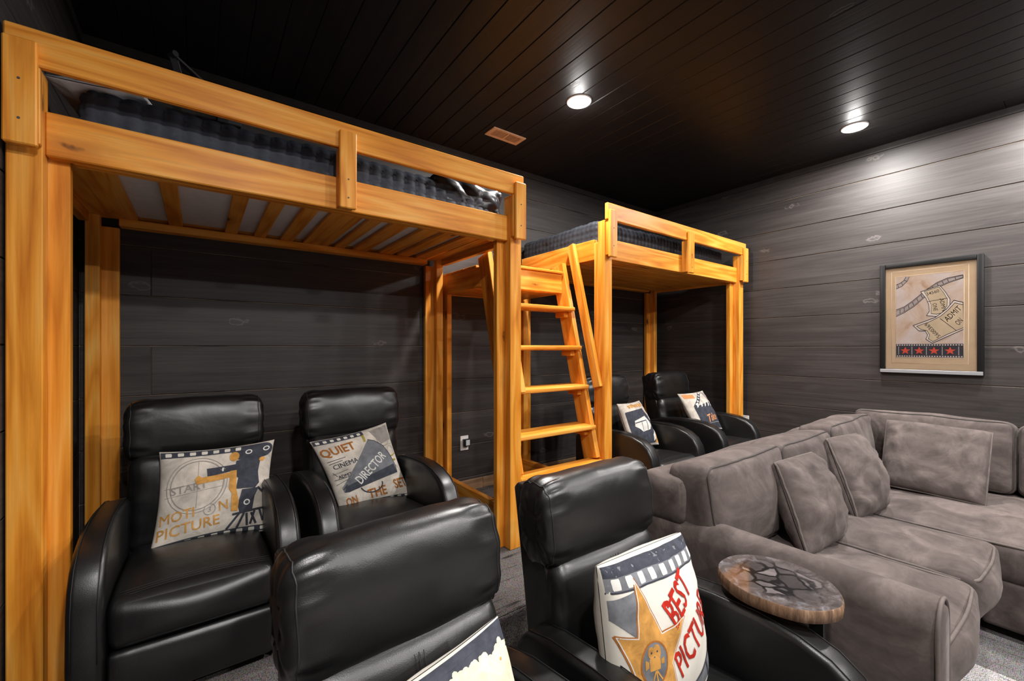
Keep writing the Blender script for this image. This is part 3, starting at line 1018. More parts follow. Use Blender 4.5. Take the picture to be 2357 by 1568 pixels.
# arm: rounded slab with piped front panel
def arm_prof(wd, z0, z1, n=10):
    r = wd / 2
    pts = [(-r, z0), (-r, z1 - r * 1.3)]
    for i in range(1, n):
        a = PI - PI * i / n
        pts.append((r * math.cos(a), z1 - r * 1.3 + r * 1.3 * math.sin(a)))
    pts += [(r, z1 - r * 1.3), (r, z0)]
    return pts
ap = arm_prof(.14, ZL + .03, .455)
ny = 20
vs = []; fs = []
for j in range(ny + 1):
    y = .245 + (1.02 - .245) * j / ny
    for i, (x, z) in enumerate(ap):
        w_ = 1 + .06 * math.sin(PI * (z - ZL) / .62)
        vs.append(rel((1.69 + x * w_ + .006 * noise.noise(Vector((x * 6, y * 5, z * 5))), y, z + (.006 * noise.noise(Vector((x * 3, y * 4, 2))) if z > .3 else 0))))
m = len(ap)
for j in range(ny):
    for i in range(m - 1):
        fs.append((j * m + i, j * m + i + 1, (j + 1) * m + i + 1, (j + 1) * m + i))
fs.append(tuple(range(m - 1, -1, -1))); fs.append(tuple(ny * m + i for i in range(m)))
arm = link('arm', mesh('arm', vs, fs, SUEDE, True), sofa)
arm.data.set_sharp_from_angle(angle=math.radians(60))
pth = [rel((1.69 + x * 1.04, .243, z)) for x, z in ap]
tube('piping', arm, pth, .0055, M_PIPE, False, 6)
ap2 = arm_prof(.115, ZL + .04, .440)
vs = [rel((1.69 + x * 1.03, .2445, z)) for x, z in ap2] + [rel((1.69 + x * .8, .236, z * .99 + .0)) for x, z in ap2]
k = len(ap2)
fs = [(i, i + 1, k + i + 1, k + i) for i in range(k - 1)] + [tuple(range(k, 2 * k))]
link('front_panel', mesh('front_panel', vs, fs, SUEDE, True), arm)

def rrect(x0, x1, y0, y1, r, n=5):
    pts = []
    for cx, cy, a0 in ((x1 - r, y1 - r, 0), (x0 + r, y1 - r, 90), (x0 + r, y0 + r, 180), (x1 - r, y0 + r, 270)):
        for i in range(n + 1):
            a = math.radians(a0 + 90 * i / n)
            pts.append((cx + r * math.cos(a), cy + r * math.sin(a)))
    out = []
    for i in range(len(pts)):
        a, b = pts[i], pts[(i + 1) % len(pts)]
        L = math.hypot(b[0] - a[0], b[1] - a[1]); m_ = max(1, int(L / .05))
        for j in range(m_):
            out.append((a[0] + (b[0] - a[0]) * j / m_, a[1] + (b[1] - a[1]) * j / m_))
    return out
def seat(x0, x1, y0, y1, bulge=.03):
    c = cushion('seat_cushion', sofa, x0, x1, y0, y1, .085, .270, (.035, .06, .045), (.008, .03, bulge), SUEDE, 22, None, sofa_wr)
    hx, hy = (x1 - x0) / 2, (y1 - y0) / 2
    pts = []
    for x, y in rrect(-hx + .006, hx - .006, -hy + .012, hy - .012, .06):
        by = .03 * (1 - (x / hx) ** 2) * (1 - .3) * (-1 if y < 0 else 1) * min(1, abs(y) / hy) ** 8
        pts.append((x, y + by, .079 + .006 * noise.noise(Vector((x * 5, y * 5, 0)))))
    tube('piping', c, pts, .006, M_PIPE, True, 6)
    return c
seat(1.775, 2.385, .250, .94)
seat(2.392, 2.950, .245, .94)
seat(2.972, 4.02, -1.0, .96, .02)
def back_cushion(x0, x1, y0, y1, z0, z1, axis, seed):
    def wr(q, p):
        k = noise.noise(q * 4 + Vector((seed, 0, 0))) * .014 + noise.noise(q * 10 + Vector((0, seed, 0))) * .006
        q = q + Vector((0, k, k * .6)) if axis == 0 else q + Vector((k, 0, k * .6))
        return q
    b = (.012, .035, .012) if axis == 0 else (.035, .012, .012)
    c = cushion('back_cushion', sofa, x0, x1, y0, y1, z0, z1, .04, b, SUEDE, 22, (math.radians(-8), 0, 0) if axis == 0 else (0, math.radians(8), 0), wr)
    hx, hy, hz = (x1 - x0) / 2, (y1 - y0) / 2, (z1 - z0) / 2
    for s in (-1, 1):
        pts = []
        if axis == 0:
            for x, z in rrect(-hx + .008, hx - .008, -hz + .008, hz - .008, .045):
                q = Vector((x, s * (hy - .016), z)); pts.append(wr(q, q))
        else:
            for y, z in rrect(-hy + .008, hy - .008, -hz + .008, hz - .008, .045):
                q = Vector((s * (hx - .016), y, z)); pts.append(wr(q, q))
        tube('piping', c, pts, .0055, M_PIPE_D, True, 6)
    return c
back_cushion(1.66, 2.375, .885, 1.085, .275, .665, 0, 1.0)
back_cushion(2.38, 3.05, .885, 1.085, .275, .660, 0, 4.0)
back_cushion(3.055, 3.86, .885, 1.085, .275, .685, 0, 8.0)
back_cushion(3.875, 4.09, .255, 1.03, .275, .705, 1, 12.0)
back_cushion(3.875, 4.09, -.55, .245, .275, .70, 1, 15.0)

def throw(tl, tr, bl, br, label, seed, T=.105):
    p = Pillow('throw_pillow', tl, tr, bl, br, T, SUEDE, label, 'throw pillow', 'taupe throw pillows on the sectional', pinch=.0, ppow=.36, seed=seed, wr=.010)
    p.edge(M_PIPE, .0055)
    return p
throw((2.16, .87, .625), (2.58, .86, .615), (2.05, .70, .285), (2.47, .69, .285), 'taupe suede throw pillow leaning near the sofa arm', 1)
throw((2.86, .88, .645), (3.27, .85, .63), (2.70, .70, .285), (3.10, .67, .285), 'taupe suede throw pillow in the middle, its zip corner pointing down', 2)
throw((3.80, .815, .665), (3.79, .335, .655), (3.53, .79, .285), (3.50, .335, .285), 'taupe suede throw pillow lying against the back on the right wall side', 3, .095)

# ================================================================= SIDE TABLE
tb = empty('side_table', (1.462, .580, ZL), 'round petrified-wood side table on dark metal legs between recliner and sofa', 'side table')
def stone():
    t = NT('polished_petrified_wood')
    v = t.coords(rand=False)
    wv = t.n('ShaderNodeVectorMath', {0: v, 1: t.n('ShaderNodeVectorMath', {0: t.n('ShaderNodeTexNoise', {'Vector': v, 'Scale': 9.0, 'Detail': 3.0}).outputs['Color'], 1: (.07, .07, .07)}, operation='MULTIPLY').outputs[0]}, operation='ADD').outputs[0]
    vor = t.n('ShaderNodeTexVoronoi', {'Vector': wv, 'Scale': 17.0})
    ed = t.n('ShaderNodeTexVoronoi', {'Vector': wv, 'Scale': 17.0}, feature='DISTANCE_TO_EDGE')
    cell = t.n('ShaderNodeSeparateColor', {0: vor.outputs['Color']}).outputs[0]
    frag = t.ramp(cell, [(.0, (.03, .027, .027)), (.45, (.065, .058, .058)), (.8, (.12, .108, .108)), (1, (.19, .17, .17))])
    n = t.noise(v, 26, 5, .7, .8)
    frag = t.mix(.5, frag, t.ramp(n, [(.3, (.35, .32, .32)), (.7, (1.4, 1.35, 1.35))]), 'MULTIPLY')
    cr = t.ramp(ed.outputs['Distance'], [(.05, (1, 1, 1)), (.10, (0, 0, 0))])
    gate = t.ramp(t.noise(v, 6, 2), [(.34, (0, 0, 0)), (.5, (1, 1, 1))])
    col = t.mix(t.math('MULTIPLY', cr, gate), frag, (.006, .006, .007))
    ln = t.n('ShaderNodeVectorMath', {0: t.n('ShaderNodeVectorMath', {0: v, 1: (1, 1, 0)}, operation='MULTIPLY').outputs[0]}, operation='LENGTH').outputs['Value']
    rim = t.ramp(t.math('ADD', ln, t.math('MULTIPLY', t.math('SUBTRACT', n, .5), .05)), [(.085, (0, 0, 0)), (.14, (1, 1, 1))])
    edgec = t.ramp(t.noise(v, 14, 5, .7, 1.5), [(.3, (.02, .018, .02)), (.52, (.10, .08, .076)), (.72, (.27, .27, .30))])
    col = t.mix(t.math('MULTIPLY', rim, .8), col, edgec)
    t.set('Base Color', col); t.set('Roughness', .12); t.set('Coat Weight', .6); t.set('Coat Roughness', .05)
    return t.m
def bark():
    t = NT('brown_bark_edge')
    v = t.coords((60, 60, 8), False)
    t.set('Base Color', t.ramp(t.noise(v, 1.2, 5, .7), [(.3, (.05, .027, .016)), (.55, (.20, .11, .06)), (.75, (.42, .30, .20))]))
    t.set('Roughness', .6)
    t.bump(t.noise(v, 1.2, 5, .7), .5, .004)
    return t.m
nb = 72
def rad(a):
    return 1 + .012 * math.sin(3 * a + 1) + .008 * math.sin(7 * a)
outer = [(.151 * rad(a) * math.cos(a), .168 * rad(a) * math.sin(a)) for a in (2 * PI * i / nb for i in range(nb))]
ZT = .437 - ZL
vs = [(0, 0, ZT)] + [(x * .985, y * .985, ZT) for x, y in outer]
fs = [(0, 1 + i, 1 + (i + 1) % nb) for i in range(nb)]
link('table_top', mesh('table_top', vs, fs, stone()), tb)
ringp = [(.985, ZT), (1.0, ZT - .003), (1.006, ZT - .016), (.995, ZT - .036), (.96, ZT - .038)]
vs = []; fs = []
for s, z in ringp:
    for x, y in outer: vs.append((x * s, y * s, z))
for j in range(len(ringp) - 1):
    for i in range(nb):
        fs.append((j * nb + i, (j + 1) * nb + i, (j + 1) * nb + (i + 1) % nb, j * nb + (i + 1) % nb))
fs.append(tuple((len(ringp) - 1) * nb + i for i in reversed(range(nb))))
link('bark_edge', mesh('bark_edge', vs, fs, bark(), True), tb)
for x, y in ((1.502, .485), (1.466, .674)):
    box('leg', tb, x - .008, x + .008, y - .020, y + .020, ZL + .012, .398, M_STEEL, .002)
box('crossbar', tb, 1.455, 1.515, .475, .685, .386, .3985, M_STEEL, .002)
box('base_plate', tb, 1.432, 1.575, .44, .725, ZL, ZL + .012, M_STEEL, .003)

# ================================================================= PRINTED PILLOWS
def film_edge(y0, y1, n, x0=-.97, x1=.97):
    """white sprocket holes along a navy band"""
    out = []
    st = (x1 - x0) / n
    for i in range(n):
        a = x0 + st * (i + .22); b = a + st * .52
        out += poly([(a + .008, y0), (b - .008, y0), (b, y0 + .02), (b, y1 - .02), (b - .008, y1), (a + .008, y1), (a, y1 - .02), (a, y0 + .02)])
    return out

# 1 movie camera pillow
p1 = Pillow('printed_pillow', (-.140, 2.385, .712), (.300, 2.40, .708), (-.165, 2.245, .318), (.262, 2.235, .322), .070, CREAM,
            'cream throw pillow printed with a dark movie camera and MOTION PICTURE', 'throw pillow', 'film themed printed pillows', seed=11, pinch=.07)
p1.pr('navy_print', rect(-.98, .98, -.97, -.85) + rect(-.98, .45, .84, .97)
      + disc(.42, .80, .22, .17) + disc(.80, .80, .19, .17) + rect(.42, .80, .62, .97)
      + poly([(.30, .62), (.78, .70), (.74, .30), (.78, .05), (.70, -.05), (.33, -.02), (.36, .22), (.28, .28)])
      + poly([(-.22, .52), (-.20, .34), (.30, .40), (.30, .54)])
      + poly([(.45, -.05), (.78, -.05), (.70, -.22), (.66, -.50), (.42, -.55), (.38, -.38)]), NAVY)
legs = []
for a, b in (((.42, -.55), (.20, -.84)), ((.50, -.57), (.38, -.84)), ((.55, -.58), (.56, -.82)), ((.64, -.58), (.72, -.80)), ((.80, -.52), (.86, -.76)), ((.70, -.55), (.62, -.80)), ((.76, -.05), (.97, -.28)), ((.30, -.56), (.85, -.50))):
    legs += line([a, b], .045)
p1.pr('tripod_print', legs, NAVY, .0016)
p1.pr('sprocket_print', film_edge(-.945, -.875, 9) + film_edge(.865, .945, 7, -.95, .42), CREAMW, .002)
p1.pr('white_detail_print', line(arc(.52, .80, .055, .045), .022, True) + line(arc(.86, .82, .055, .045), .022, True) + line(arc(.55, -.34, .05, .05), .022, True) + rect(.05, .08, .42, .50), WHITEP, .0024)
p1.pr('gold_print', text('MOTI', -.66, -.37, .56, .20, 5, .006) + text('N', .12, -.32, .16, .20, 5, .006) + text('PICTURE', -.44, -.63, 1.02, .21, 4, .006)
      + disc(.26, .73, .09, .11) + poly([(-.42, .32), (-.38, .20), (.28, .26), (.28, .38), (-.1, .35), (-.3, .34), (-.36, .40)])
      + poly([(.20, .40), (.32, .40), (.34, -.02), (.40, -.30), (.38, -.50), (.26, -.48), (.26, -.1), (.20, 0)]) + disc(.80, .58, .06, .05), GOLD, .0018)
p1.pr('grey_print', line(arc(-.36, .20, .46, .52), .018, True) + line(arc(-.36, .20, .52, .58), .012, True) + line([(-.92, .20), (.16, .26)], .010) + line([(-.9, .02), (.1, .1)], .008)
      + line([(-.36, .72), (-.36, -.28)], .008) + text('START', -.50, .16, .62, .16, 5, .01) + line(arc(-.12, -.36, .10, .11), .012, True) + text('3', -.12, -.36, .05, .10), GREYL, .0013)

# 2 megaphone pillow
p2 = Pillow('printed_pillow', (.462, 2.405, .672), (.875, 2.43, .728), (.585, 2.285, .315), (.965, 2.275, .325), .070, CREAM,
            'cream throw pillow printed with a dark DIRECTOR megaphone', 'throw pillow', 'film themed printed pillows', seed=23, pinch=.06)
p2.pr('navy_print', rect(-.98, .25, .85, .98) + rect(-.98, .98, -.98, -.92), NAVY)
p2.pr('sprocket_print', film_edge(.875, .945, 7, -.96, .22) + film_edge(-.968, -.935, 9), CREAMW, .002)
cone = poly([(.30, .70), (.45, .62), (.62, .46), (.74, .25), (.80, .02), (.82, -.16), (.80, -.34), (-.66, -.56), (-.78, -.54), (-.80, -.40), (-.72, -.34)])
p2.pr('megaphone_print', cone, NAVY_F, .0018)
p2.pr('megaphone_shade_print', poly([(-.70, -.40), (.78, -.10), (.80, -.34), (-.66, -.56), (-.78, -.54)]) + line([(.30, .70), (.45, .62), (.62, .46), (.74, .25), (.80, .02), (.82, -.16), (.80, -.34)], .018)
      + line(arc(-.05, -.50, .30, .22, 190, 360), .03) + line([(-.78, -.46), (-.66, -.36)], .03), NAVY, .0022)
p2.pr('white_lettering', text('DIRECTOR', .10, -.06, 1.12, .24, 31, .012), WHITEP, .0028)
p2.pr('gold_print', text('QUIET', -.52, .60, .86, .28, 4, .02) + text('ON', -.66, -.80, .30, .22, 4, .02) + text('THE', .05, -.74, .52, .25, 3, .02) + text('SET', .78, -.62, .42, .25, 4, .02), RUST, .0018)
p2.pr('olive_print', rect(.18, .24, .66, .86) + disc(.86, .0, .05, .03) + line([(.78, .1), (.95, .16)], .03), OLIVE, .0018)
p2.pr('black_lettering', text('CINEMA', -.50, .20, .66, .13, 6, .004) + text('ADMIT', -.62, -.10, .34, .085, 4, .02) + line([(-.9, .34), (-.45, .38)], .014) + line([(-.88, .27), (-.55, .31)], .014)
      + line([(-.9, -.17), (-.42, -.15)], .014) + line([(-.9, -.30), (-.52, -.20)], .010) + line([(-.9, -.02), (-.5, .04)], .008) + line([(-.88, .03), (-.8, -.08)], .012), NAVY, .0018)
p2.pr('grey_print', line(arc(.72, .62, .18, .2), .014, True) + line([(.5, .4), (.95, .44)], .01) + line(arc(.84, .25, .10, .14), .012, True) + line([(.8, -.1), (.95, -.3)], .01) + poly([(.42, .92), (.95, .95), (.96, .55), (.62, .48)]), GREYL, .0012)

# 3 popcorn pillow
def turn(p):
    c, s_ = math.cos(math.radians(3)), math.sin(math.radians(3))
    x, y = p[0] - .372, p[1] - .915
    return (.384 + x * c - y * s_, .920 + x * s_ + y * c, p[2] - .012)
p3 = Pillow('printed_pillow', turn((.10, .705, .575)), turn((.505, .755, .590)), turn((.13, .60, .185)), turn((.55, .625, .175)), .085, CREAMW,
            'white throw pillow printed with popcorn on dark film at the bottom edge', 'throw pillow', 'film themed printed pillows', seed=31, pinch=.04)
p3.pr('navy_print', rect(-.985, .985, .42, .975), NAVY)
p3.pr('navy_edge_print', line([(-.98, .97), (.98, .97)], .05) + line([(-.98, .42), (.98, .42)], .03), NAVY, .0017)
pop = []
rr = random.Random(5)
for i in range(230):
    a = rr.uniform(-.90, .93)
    b = .86 - .10 * abs(a) ** 3 + rr.uniform(-.05, .035)
    pop += disc(a, b, rr.uniform(.03, .06), rr.uniform(.018, .034), 9)
for a, b, r in ((.86, .86, .04), (.25, .90, .035)):
    pop += disc(a, b, r, r * .9, 9)
pop += poly([(-.95, -.95), (.97, -.95), (.97, .76), (.80, .82), (.5, .86), (.2, .85), (-.2, .86), (-.6, .82), (-.95, .7)])
p3.pr('popcorn_print', pop, cloth('popcorn_cream_print', (.78, .70, .52), .30, 60), .0021)
ker = []
for i in range(34):
    ker += disc(rr.uniform(-.6, .85), rr.uniform(-.2, .78), rr.uniform(.012, .03), rr.uniform(.010, .022), 7)
p3.pr('kernel_print', ker, GOLD, .0025)
bxs = []
for i in range(7):
    a = -.85 + i * .27
    bxs += poly([(a, -.05 - .12 * (i % 2)), (a + .14, -.08), (a + .12, -.98), (a + .02, -.98)])
p3.pr('striped_box_print', bxs, ORANGEP, .0027)

# 4 star pillow
p4 = Pillow('printed_pillow', (.838, .765, .592), (1.222, .765, .582), (.822, .690, .180), (1.205, .675, .180), .088, CREAMW,
            'white throw pillow printed with a gold star and red BEST PICTURE', 'throw pillow', 'film themed printed pillows', seed=41, pinch=.0, ppow=.40)
p4.pr('navy_print', rect(-.985, .985, .70, .985) + poly([(-.985, .62), (-.62, .68), (-.66, .30), (-.74, .20), (-.985, .40)]) + poly([(-.2, -.95), (.98, -.30), (.98, -.60), (.2, -.98)]), NAVY_F)
p4.pr('navy_edge_print', rect(-.985, .985, .86, .985) + line([(-.985, .70), (.985, .70)], .02) + line([(-.2, -.95), (.98, -.30)], .03) + line([(.3, -.68), (.42, -.90)], .05) + line([(.62, -.5), (.72, -.72)], .05), NAVY, .0017)
p4.pr('sprocket_print', film_edge(.725, .85, 9), WHITEP, .0022)
sp = [(-.60, .80), (-.36, .16), (.12, .22), (-.22, -.22), (-.10, -.80), (-.50, -.50), (-.90, -.78), (-.80, -.22), (-.96, .22), (-.72, .18)]
p4.pr('star_outline_print', line(sp, .035, True), RUST, .0021)
p4.pr('star_print', poly(sp), GOLD, .0024)
p4.pr('white_detail_print', line([(x * .985 - .006, y * .985) for x, y in sp], .012, True), WHITEP, .0027)
p4.pr('badge_print', disc(-.52, -.13, .20, .24, 28), NAVY_F, .0030)
p4.pr('badge_ring_print', line(arc(-.52, -.13, .20, .24), .02, True), RUST, .0033)
p4.pr('camera_print', disc(-.575, -.00, .05, .065) + disc(-.485, .00, .06, .075) + rect(-.61, -.45, -.20, -.06) + poly([(-.62, -.09), (-.67, -.06), (-.67, -.18), (-.62, -.15)]) + poly([(-.44, -.10), (-.38, -.08), (-.38, -.16), (-.44, -.15)])
      + line([(-.53, -.21), (-.58, -.34)], .02) + line([(-.52, -.21), (-.50, -.35)], .02) + line([(-.51, -.21), (-.43, -.32)], .02), GOLD, .0036)
p4.pr('camera_dot_print', disc(-.575, -.00, .012) + disc(-.485, .00, .012), NAVY, .0040)
p4.pr('red_lettering', text('BEST', .12, .43, .66, .36, 27, .012) + text('PICTURE', .38, -.06, 1.08, .36, 28, .012) + line([(-.16, .40), (.0, .52)], .03), REDP, .0024)

# 5 film reel pillow, half behind the bunk post
p5 = Pillow('printed_pillow', (2.56, 2.13, .735), (2.935, 2.21, .726), (2.56, 1.985, .40), (2.935, 2.02, .395), .065, CREAM,
            'cream throw pillow printed with navy film camera shapes, half behind the bunk post', 'throw pillow', 'film themed printed pillows', seed=51)
p5.pr('navy_print', poly([(-.9, .55), (.38, .62), (.62, .10), (.80, -.15), (.86, -.50), (.60, -.92), (-.92, -.92), (-.92, .5)]) + line([(.62, .93), (.92, -.10)], .035), NAVY)
p5.pr('pale_print', poly([(-.6, .12), (.30, .26), (.52, -.14), (.34, -.36), (-.30, -.40), (-.66, -.10)]) + poly([(.52, -.60), (.80, -.36), (.78, -.72), (.50, -.86)]) + poly([(.55, .40), (.86, .30), (.84, -.02), (.64, .05)]), WHITEP, .0018)
p5.pr('navy_line_print', line([(-.6, .02), (.26, .06), (.16, -.34)], .04) + line([(-.2, .0), (-.24, -.38)], .03), NAVY, .0023)
p5.pr('gold_print', [t for i in range(7) for t in poly([(-.55 + i * .17, .70), (-.45 + i * .17, .71), (-.43 + i * .17 + .02 * (i % 2), .86), (-.56 + i * .17, .84 + .03 * (i % 3))])] + poly([(.62, -.9), (.86, -.5), (.93, -.93)]) + line([(.7, .9), (.96, .0)], .03), GOLD, .0018)

# 6 clapper pillow
p6 = Pillow('printed_pillow', (3.475, 2.20, .745), (3.84, 2.17, .755), (3.48, 2.0, .41), (3.85, 1.985, .42), .065, CREAM,
            'cream throw pillow printed with a navy clapperboard reading Take', 'throw pillow', 'film themed printed pillows', seed=61)
p6.pr('navy_print', poly([(-.70, .18), (.95, .40), (.95, -.95), (-.70, -.95)]) + poly([(-.72, .22), (.35, .98), (.45, .88), (-.55, .12)]), NAVY)
st = []
for i in range(5):
    a = -.55 + i * .29
    st += poly([(a, .12), (a + .10, .16), (a + .24, .38), (a + .10, .36)])
    st += poly([(-.55 + i * .20, .30 + i * .145), (-.47 + i * .20, .36 + i * .145), (-.40 + i * .2, .30 + i * .145), (-.48 + i * .2, .24 + i * .145)])
p6.pr('stripe_print', st, WHITEP, .0019)
p6.pr('gold_print', text('Take', .25, -.42, .80, .36, 8, .015, .25) + line([(.84, -.10), (.90, -.18), (.85, -.30)], .04) + poly([(-.9, .92), (-.2, .86), (-.3, .62), (-.9, .68)]), ORANGEP, .0019)
p6.pr('grey_print', poly([(.50, .92), (.90, .92), (.90, .50), (.72, .46)]) + line([(-.6, -.72), (.9, -.66)], .02), GREYL, .0016)

# ================================================================= FRAMED PICTURE
pic = empty('framed_picture', (XR, .69, 1.385), 'black framed movie ticket art print with four red stars on the right wall', 'picture')
PL = lambda v: Vector(v) - Vector(pic.location)
FY0, FY1, FZ0, FZ1 = .415, .962, .968, 1.803
fw = .034
def fr(name, ya, yb, za, zb, mat):
    return box(name, pic, XR - .030, XR - .001, ya, yb, za, zb, mat, .007, 2)
M_FR = plain('black_frame_lacquer', (.007, .007, .007), .4, spec=.3)
M_FRS = plain('worn_silver_black_frame', (.42, .43, .45), .35, .5)
fr('frame_side', FY0, FY0 + fw, FZ0, FZ1, M_FR); fr('frame_side', FY1 - fw, FY1, FZ0, FZ1, M_FR)
fr('frame_top', FY0 + fw, FY1 - fw, FZ1 - fw, FZ1, M_FR); fr('frame_bottom', FY0 + fw, FY1 - fw, FZ0, FZ0 + fw, M_FR)
box('frame_lip', pic, XR - .034, XR - .030, FY0 + .004, FY1 - .004, FZ0 + .008, FZ0 + .032, M_FRS, .001)
MAT_ = plain('tan_mount_board', (.56, .40, .255), .8, var=.04)
MAT2 = plain('pale_tan_bevel', (.74, .58, .42), .8)
box('mount', pic, XR - .014, XR - .002, FY0 + fw, FY1 - fw, FZ0 + fw, FZ1 - fw, MAT_, 0)
# art area: left edge is high y
AY1, AY0, AZ0, AZ1 = .868, .512, 1.090, 1.700
def artsurf(off):
    def f(u, v):
        return PL((XR - .0146 - off, AY1 + (AY0 - AY1) * (u + 1) / 2, AZ0 + (AZ1 - AZ0) * (v + 1) / 2))
    return f
def art_bg():
    t = NT('painted_parchment')
    v = t.coords(rand=False)
    n = t.noise(v, 7, 5, .6, .8)
    t.set('Base Color', t.ramp(n, [(.28, (.44, .27, .16)), (.45, (.56, .42, .33)), (.6, (.60, .50, .47)), (.75, (.66, .56, .50))]))
    t.set('Roughness', .7)
    return t.m
ART = art_bg()
def dec(name, tris, mat, off): return decal(name, pic, tris, artsurf(off), mat, .5)
bvl = []
E1 = 1.13; E2 = 1.075
def artline(s, w_):
    return [PL((XR - .0148, AY1 + (AY0 - AY1) * (u + 1) / 2, AZ0 + (AZ1 - AZ0) * (v + 1) / 2)) for u, v in ((-s, -s), (s, -s), (s, s), (-s, s))]
tube('mount_bevel', pic, artline(1.135, 0), .0022, MAT2, True, 4)
tube('mount_bevel', pic, artline(1.01, 0), .0018, MAT2, True, 4)
dec('art_print', rect(-1, 1, -1, 1), ART, 0)
def A(x, y):   # detail-crop pixel -> art coords
    a = (x - 664) / 572.0
    top = 388 - 53 * a; bot = 1130 - 12 * a
    return (2 * a - 1, 1 - 2 * (y - top) / (bot - top))
INK = plain('ink_black', (.025, .018, .02), .7)
TKT = plain('ticket_tan', (.56, .43, .29), .8, var=.12, vscale=9)
TKW = plain('ticket_cream', (.70, .62, .56), .8)
STRIP = plain('film_strip_taupe', (.40, .33, .31), .8, var=.1)
REDA = plain('art_red', (.62, .055, .02), .6)
NAVA = plain('art_dark_navy', (.020, .020, .032), .6)
lo = [A(*p) for p in ((664, 752), (740, 715), (830, 655), (905, 585), (960, 535), (1040, 480), (1120, 440), (1232, 400))]
hi = [A(*p) for p in ((664, 690), (740, 660), (810, 610), (885, 545), (945, 495), (1020, 440), (1105, 400), (1230, 372))]
dec('film_strip', poly(lo + hi[::-1]), STRIP, .0003)
dec('film_strip', poly([A(664, 497), A(720, 470), A(770, 420), A(785, 384), A(755, 384), A(735, 420), A(700, 445), A(664, 458)]), STRIP, .0003)
ink = line(lo, .016) + line(hi, .016)
for i in range(len(lo) * 2 - 1):
    k = i / 2; a = int(k); f_ = k - a
    b = min(a + 1, len(lo) - 1)
    p = tuple(lo[a][j] * (1 - f_) + lo[b][j] * f_ for j in (0, 1)); q = tuple(hi[a][j] * (1 - f_) + hi[b][j] * f_ for j in (0, 1))
    m1 = tuple(p[j] * .82 + q[j] * .18 for j in (0, 1)); m2 = tuple(p[j] * .18 + q[j] * .82 for j in (0, 1))
    ink += line([m1, m2], .018)
ink += line([tuple(l[j] * .82 + h[j] * .18 for j in (0, 1)) for l, h in zip(lo, hi)], .008) + line([tuple(l[j] * .18 + h[j] * .82 for j in (0, 1)) for l, h in zip(lo, hi)], .008)
ink += line([A(664, 497), A(720, 470), A(770, 420), A(785, 384)], .016) + line([A(664, 458), A(700, 445), A(735, 420), A(755, 384)], .016)
for p, q in (((690, 488), (680, 452)), ((728, 462), (712, 436)), ((765, 425), (738, 414))):
    ink += line([A(*p), A(*q)], .014)
tk1 = [A(*p) for p in ((885, 522), (1045, 465), (1090, 520), (1130, 590), (1128, 650), (1075, 730), (1035, 748), (935, 740), (960, 700), (955, 640), (930, 580))]
tk1i = [A(*p) for p in ((915, 520), (1040, 478), (1078, 530), (1108, 590), (1105, 650), (1060, 715), (1020, 725), (975, 722), (975, 640), (945, 572))]
tk2 = [A(*p) for p in ((820, 832), (900, 800), (1010, 755), (1100, 680), (1160, 600), (1232, 618), (1240, 860), (1120, 920), (985, 990), (930, 955), (945, 915), (925, 880), (870, 880))]
tk2i = [A(*p) for p in ((850, 838), (960, 795), (1050, 745), (1110, 690), (1168, 622), (1232, 640), (1238, 845), (1110, 905), (990, 975), (950, 950), (962, 915), (940, 878), (885, 865))]
dec('ticket', poly(tk1), TKW, .0006); dec('ticket_face', poly(tk1i), TKT, .0009)
dec('ticket', poly(tk2), TKW, .0012); dec('ticket_face', poly(tk2i), TKT, .0015)
ink2 = line(tk1, .016, True) + line(tk1i, .012, True) + line([A(945, 612), A(1108, 580)], .012)
ink3 = line(tk2, .018, True) + line(tk2i, .014, True) + line([A(1050, 765), A(1178, 870)], .014)
def T(s, x, y, wd, ht, ang, b=.004):
    # glyphs sized in crop pixels
    out = []
    for t in text_tris(s, b):
        tt = []
        for p in t:
            ca, sa = math.cos(math.radians(ang)), math.sin(math.radians(ang))
            dx, dy = p[0] * wd, p[1] * ht
            tt.append(A(x + dx * ca - dy * sa, y - (dx * sa + dy * ca)))
        out.append(tuple(tt))
    return out
ink2 += T('34560', 988, 528, 110, 28, 18) + T('ONE', 1008, 660, 70, 36, -80) + T('ADMIT', 1072, 640, 120, 34, -78)
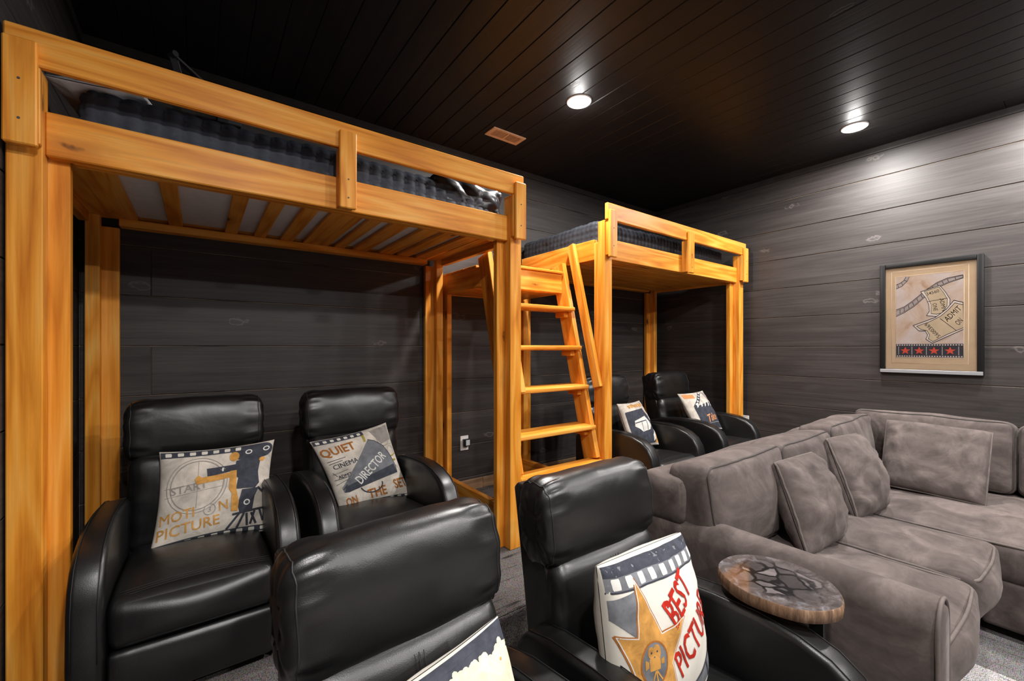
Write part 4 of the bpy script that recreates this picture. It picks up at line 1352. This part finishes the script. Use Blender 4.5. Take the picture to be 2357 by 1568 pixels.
ink3 += T('ADMIT', 1150, 720, 165, 48, 46) + T('ON', 1200, 790, 56, 48, 50) + T('5600369', 985, 872, 165, 36, 133)
dec('ink_lines', ink, INK, .0004); dec('ticket_ink', ink2, INK, .0011); dec('ticket_ink', ink3, INK, .0018)
dec('star_strip', rect(-1, 1, -.985, -.665), NAVA, .0004)
hol = []
for i in range(26):
    a = -.97 + i * .076
    hol += rect(a, a + .042, -.705, -.68) + rect(a, a + .042, -.975, -.95)
hol += [t for a in (-.92, -.50, -.06, .40, .86) for t in rect(a, a + .014, -.93, -.73)]
dec('sprocket_holes', hol, TKW, .0008)
for a in (-.70, -.27, .17, .63):
    pts = []
    for i in range(10):
        r_ = .165 if i % 2 == 0 else .066
        an = math.radians(90 + 36 * i)
        pts.append((a + r_ * math.cos(an), -.832 + r_ * .60 * math.sin(an)))
    dec('red_star', poly(pts), REDA, .0010)
gl = NT('picture_glass')
gl.set('Base Color', (1, 1, 1, 1)); gl.set('Roughness', .02); gl.set('Transmission Weight', 1.0); gl.set('IOR', 1.45)
box('glass', pic, XR - .0205, XR - .0190, FY0 + fw - .003, FY1 - fw + .003, FZ0 + fw - .003, FZ1 - fw + .003, gl.m, 0)

# ================================================================= OUTLETS
def outlet(name, loc, rz, label):
    t = empty(name, loc, label, 'outlet', 'white wall outlets')
    link('cover_plate', box_mesh(.074, .006, .117, M_WHITEPL, .002), t, (0, -.003, 0))
    for z in (-.024, .024):
        link('receptacle', box_mesh(.034, .003, .028, M_WHITEPL, .006), t, (0, -.0075, z))
    t.rotation_euler = (0, 0, rz)
    return t
ot = outlet('wall_outlet', (1.728, YB, .392), 0, 'white outlet plate on the back wall left of the ladder')
outlet('wall_outlet', (XR, 1.985, .445), -PI / 2, 'white outlet plate on the right wall behind the recliner arm')
nl = empty('plug_adaptor', (1.738, YB - .0091, .398), 'small black plug-in adaptor with a pale square face in the back wall outlet', 'adaptor')
link('body', box_mesh(.056, .030, .058, M_BLACKPL, .004, 2), nl, (0, -.015, 0))
link('pale_face', box_mesh(.036, .003, .044, M_SCREEN, .001), nl, (.002, -.0315, .001))
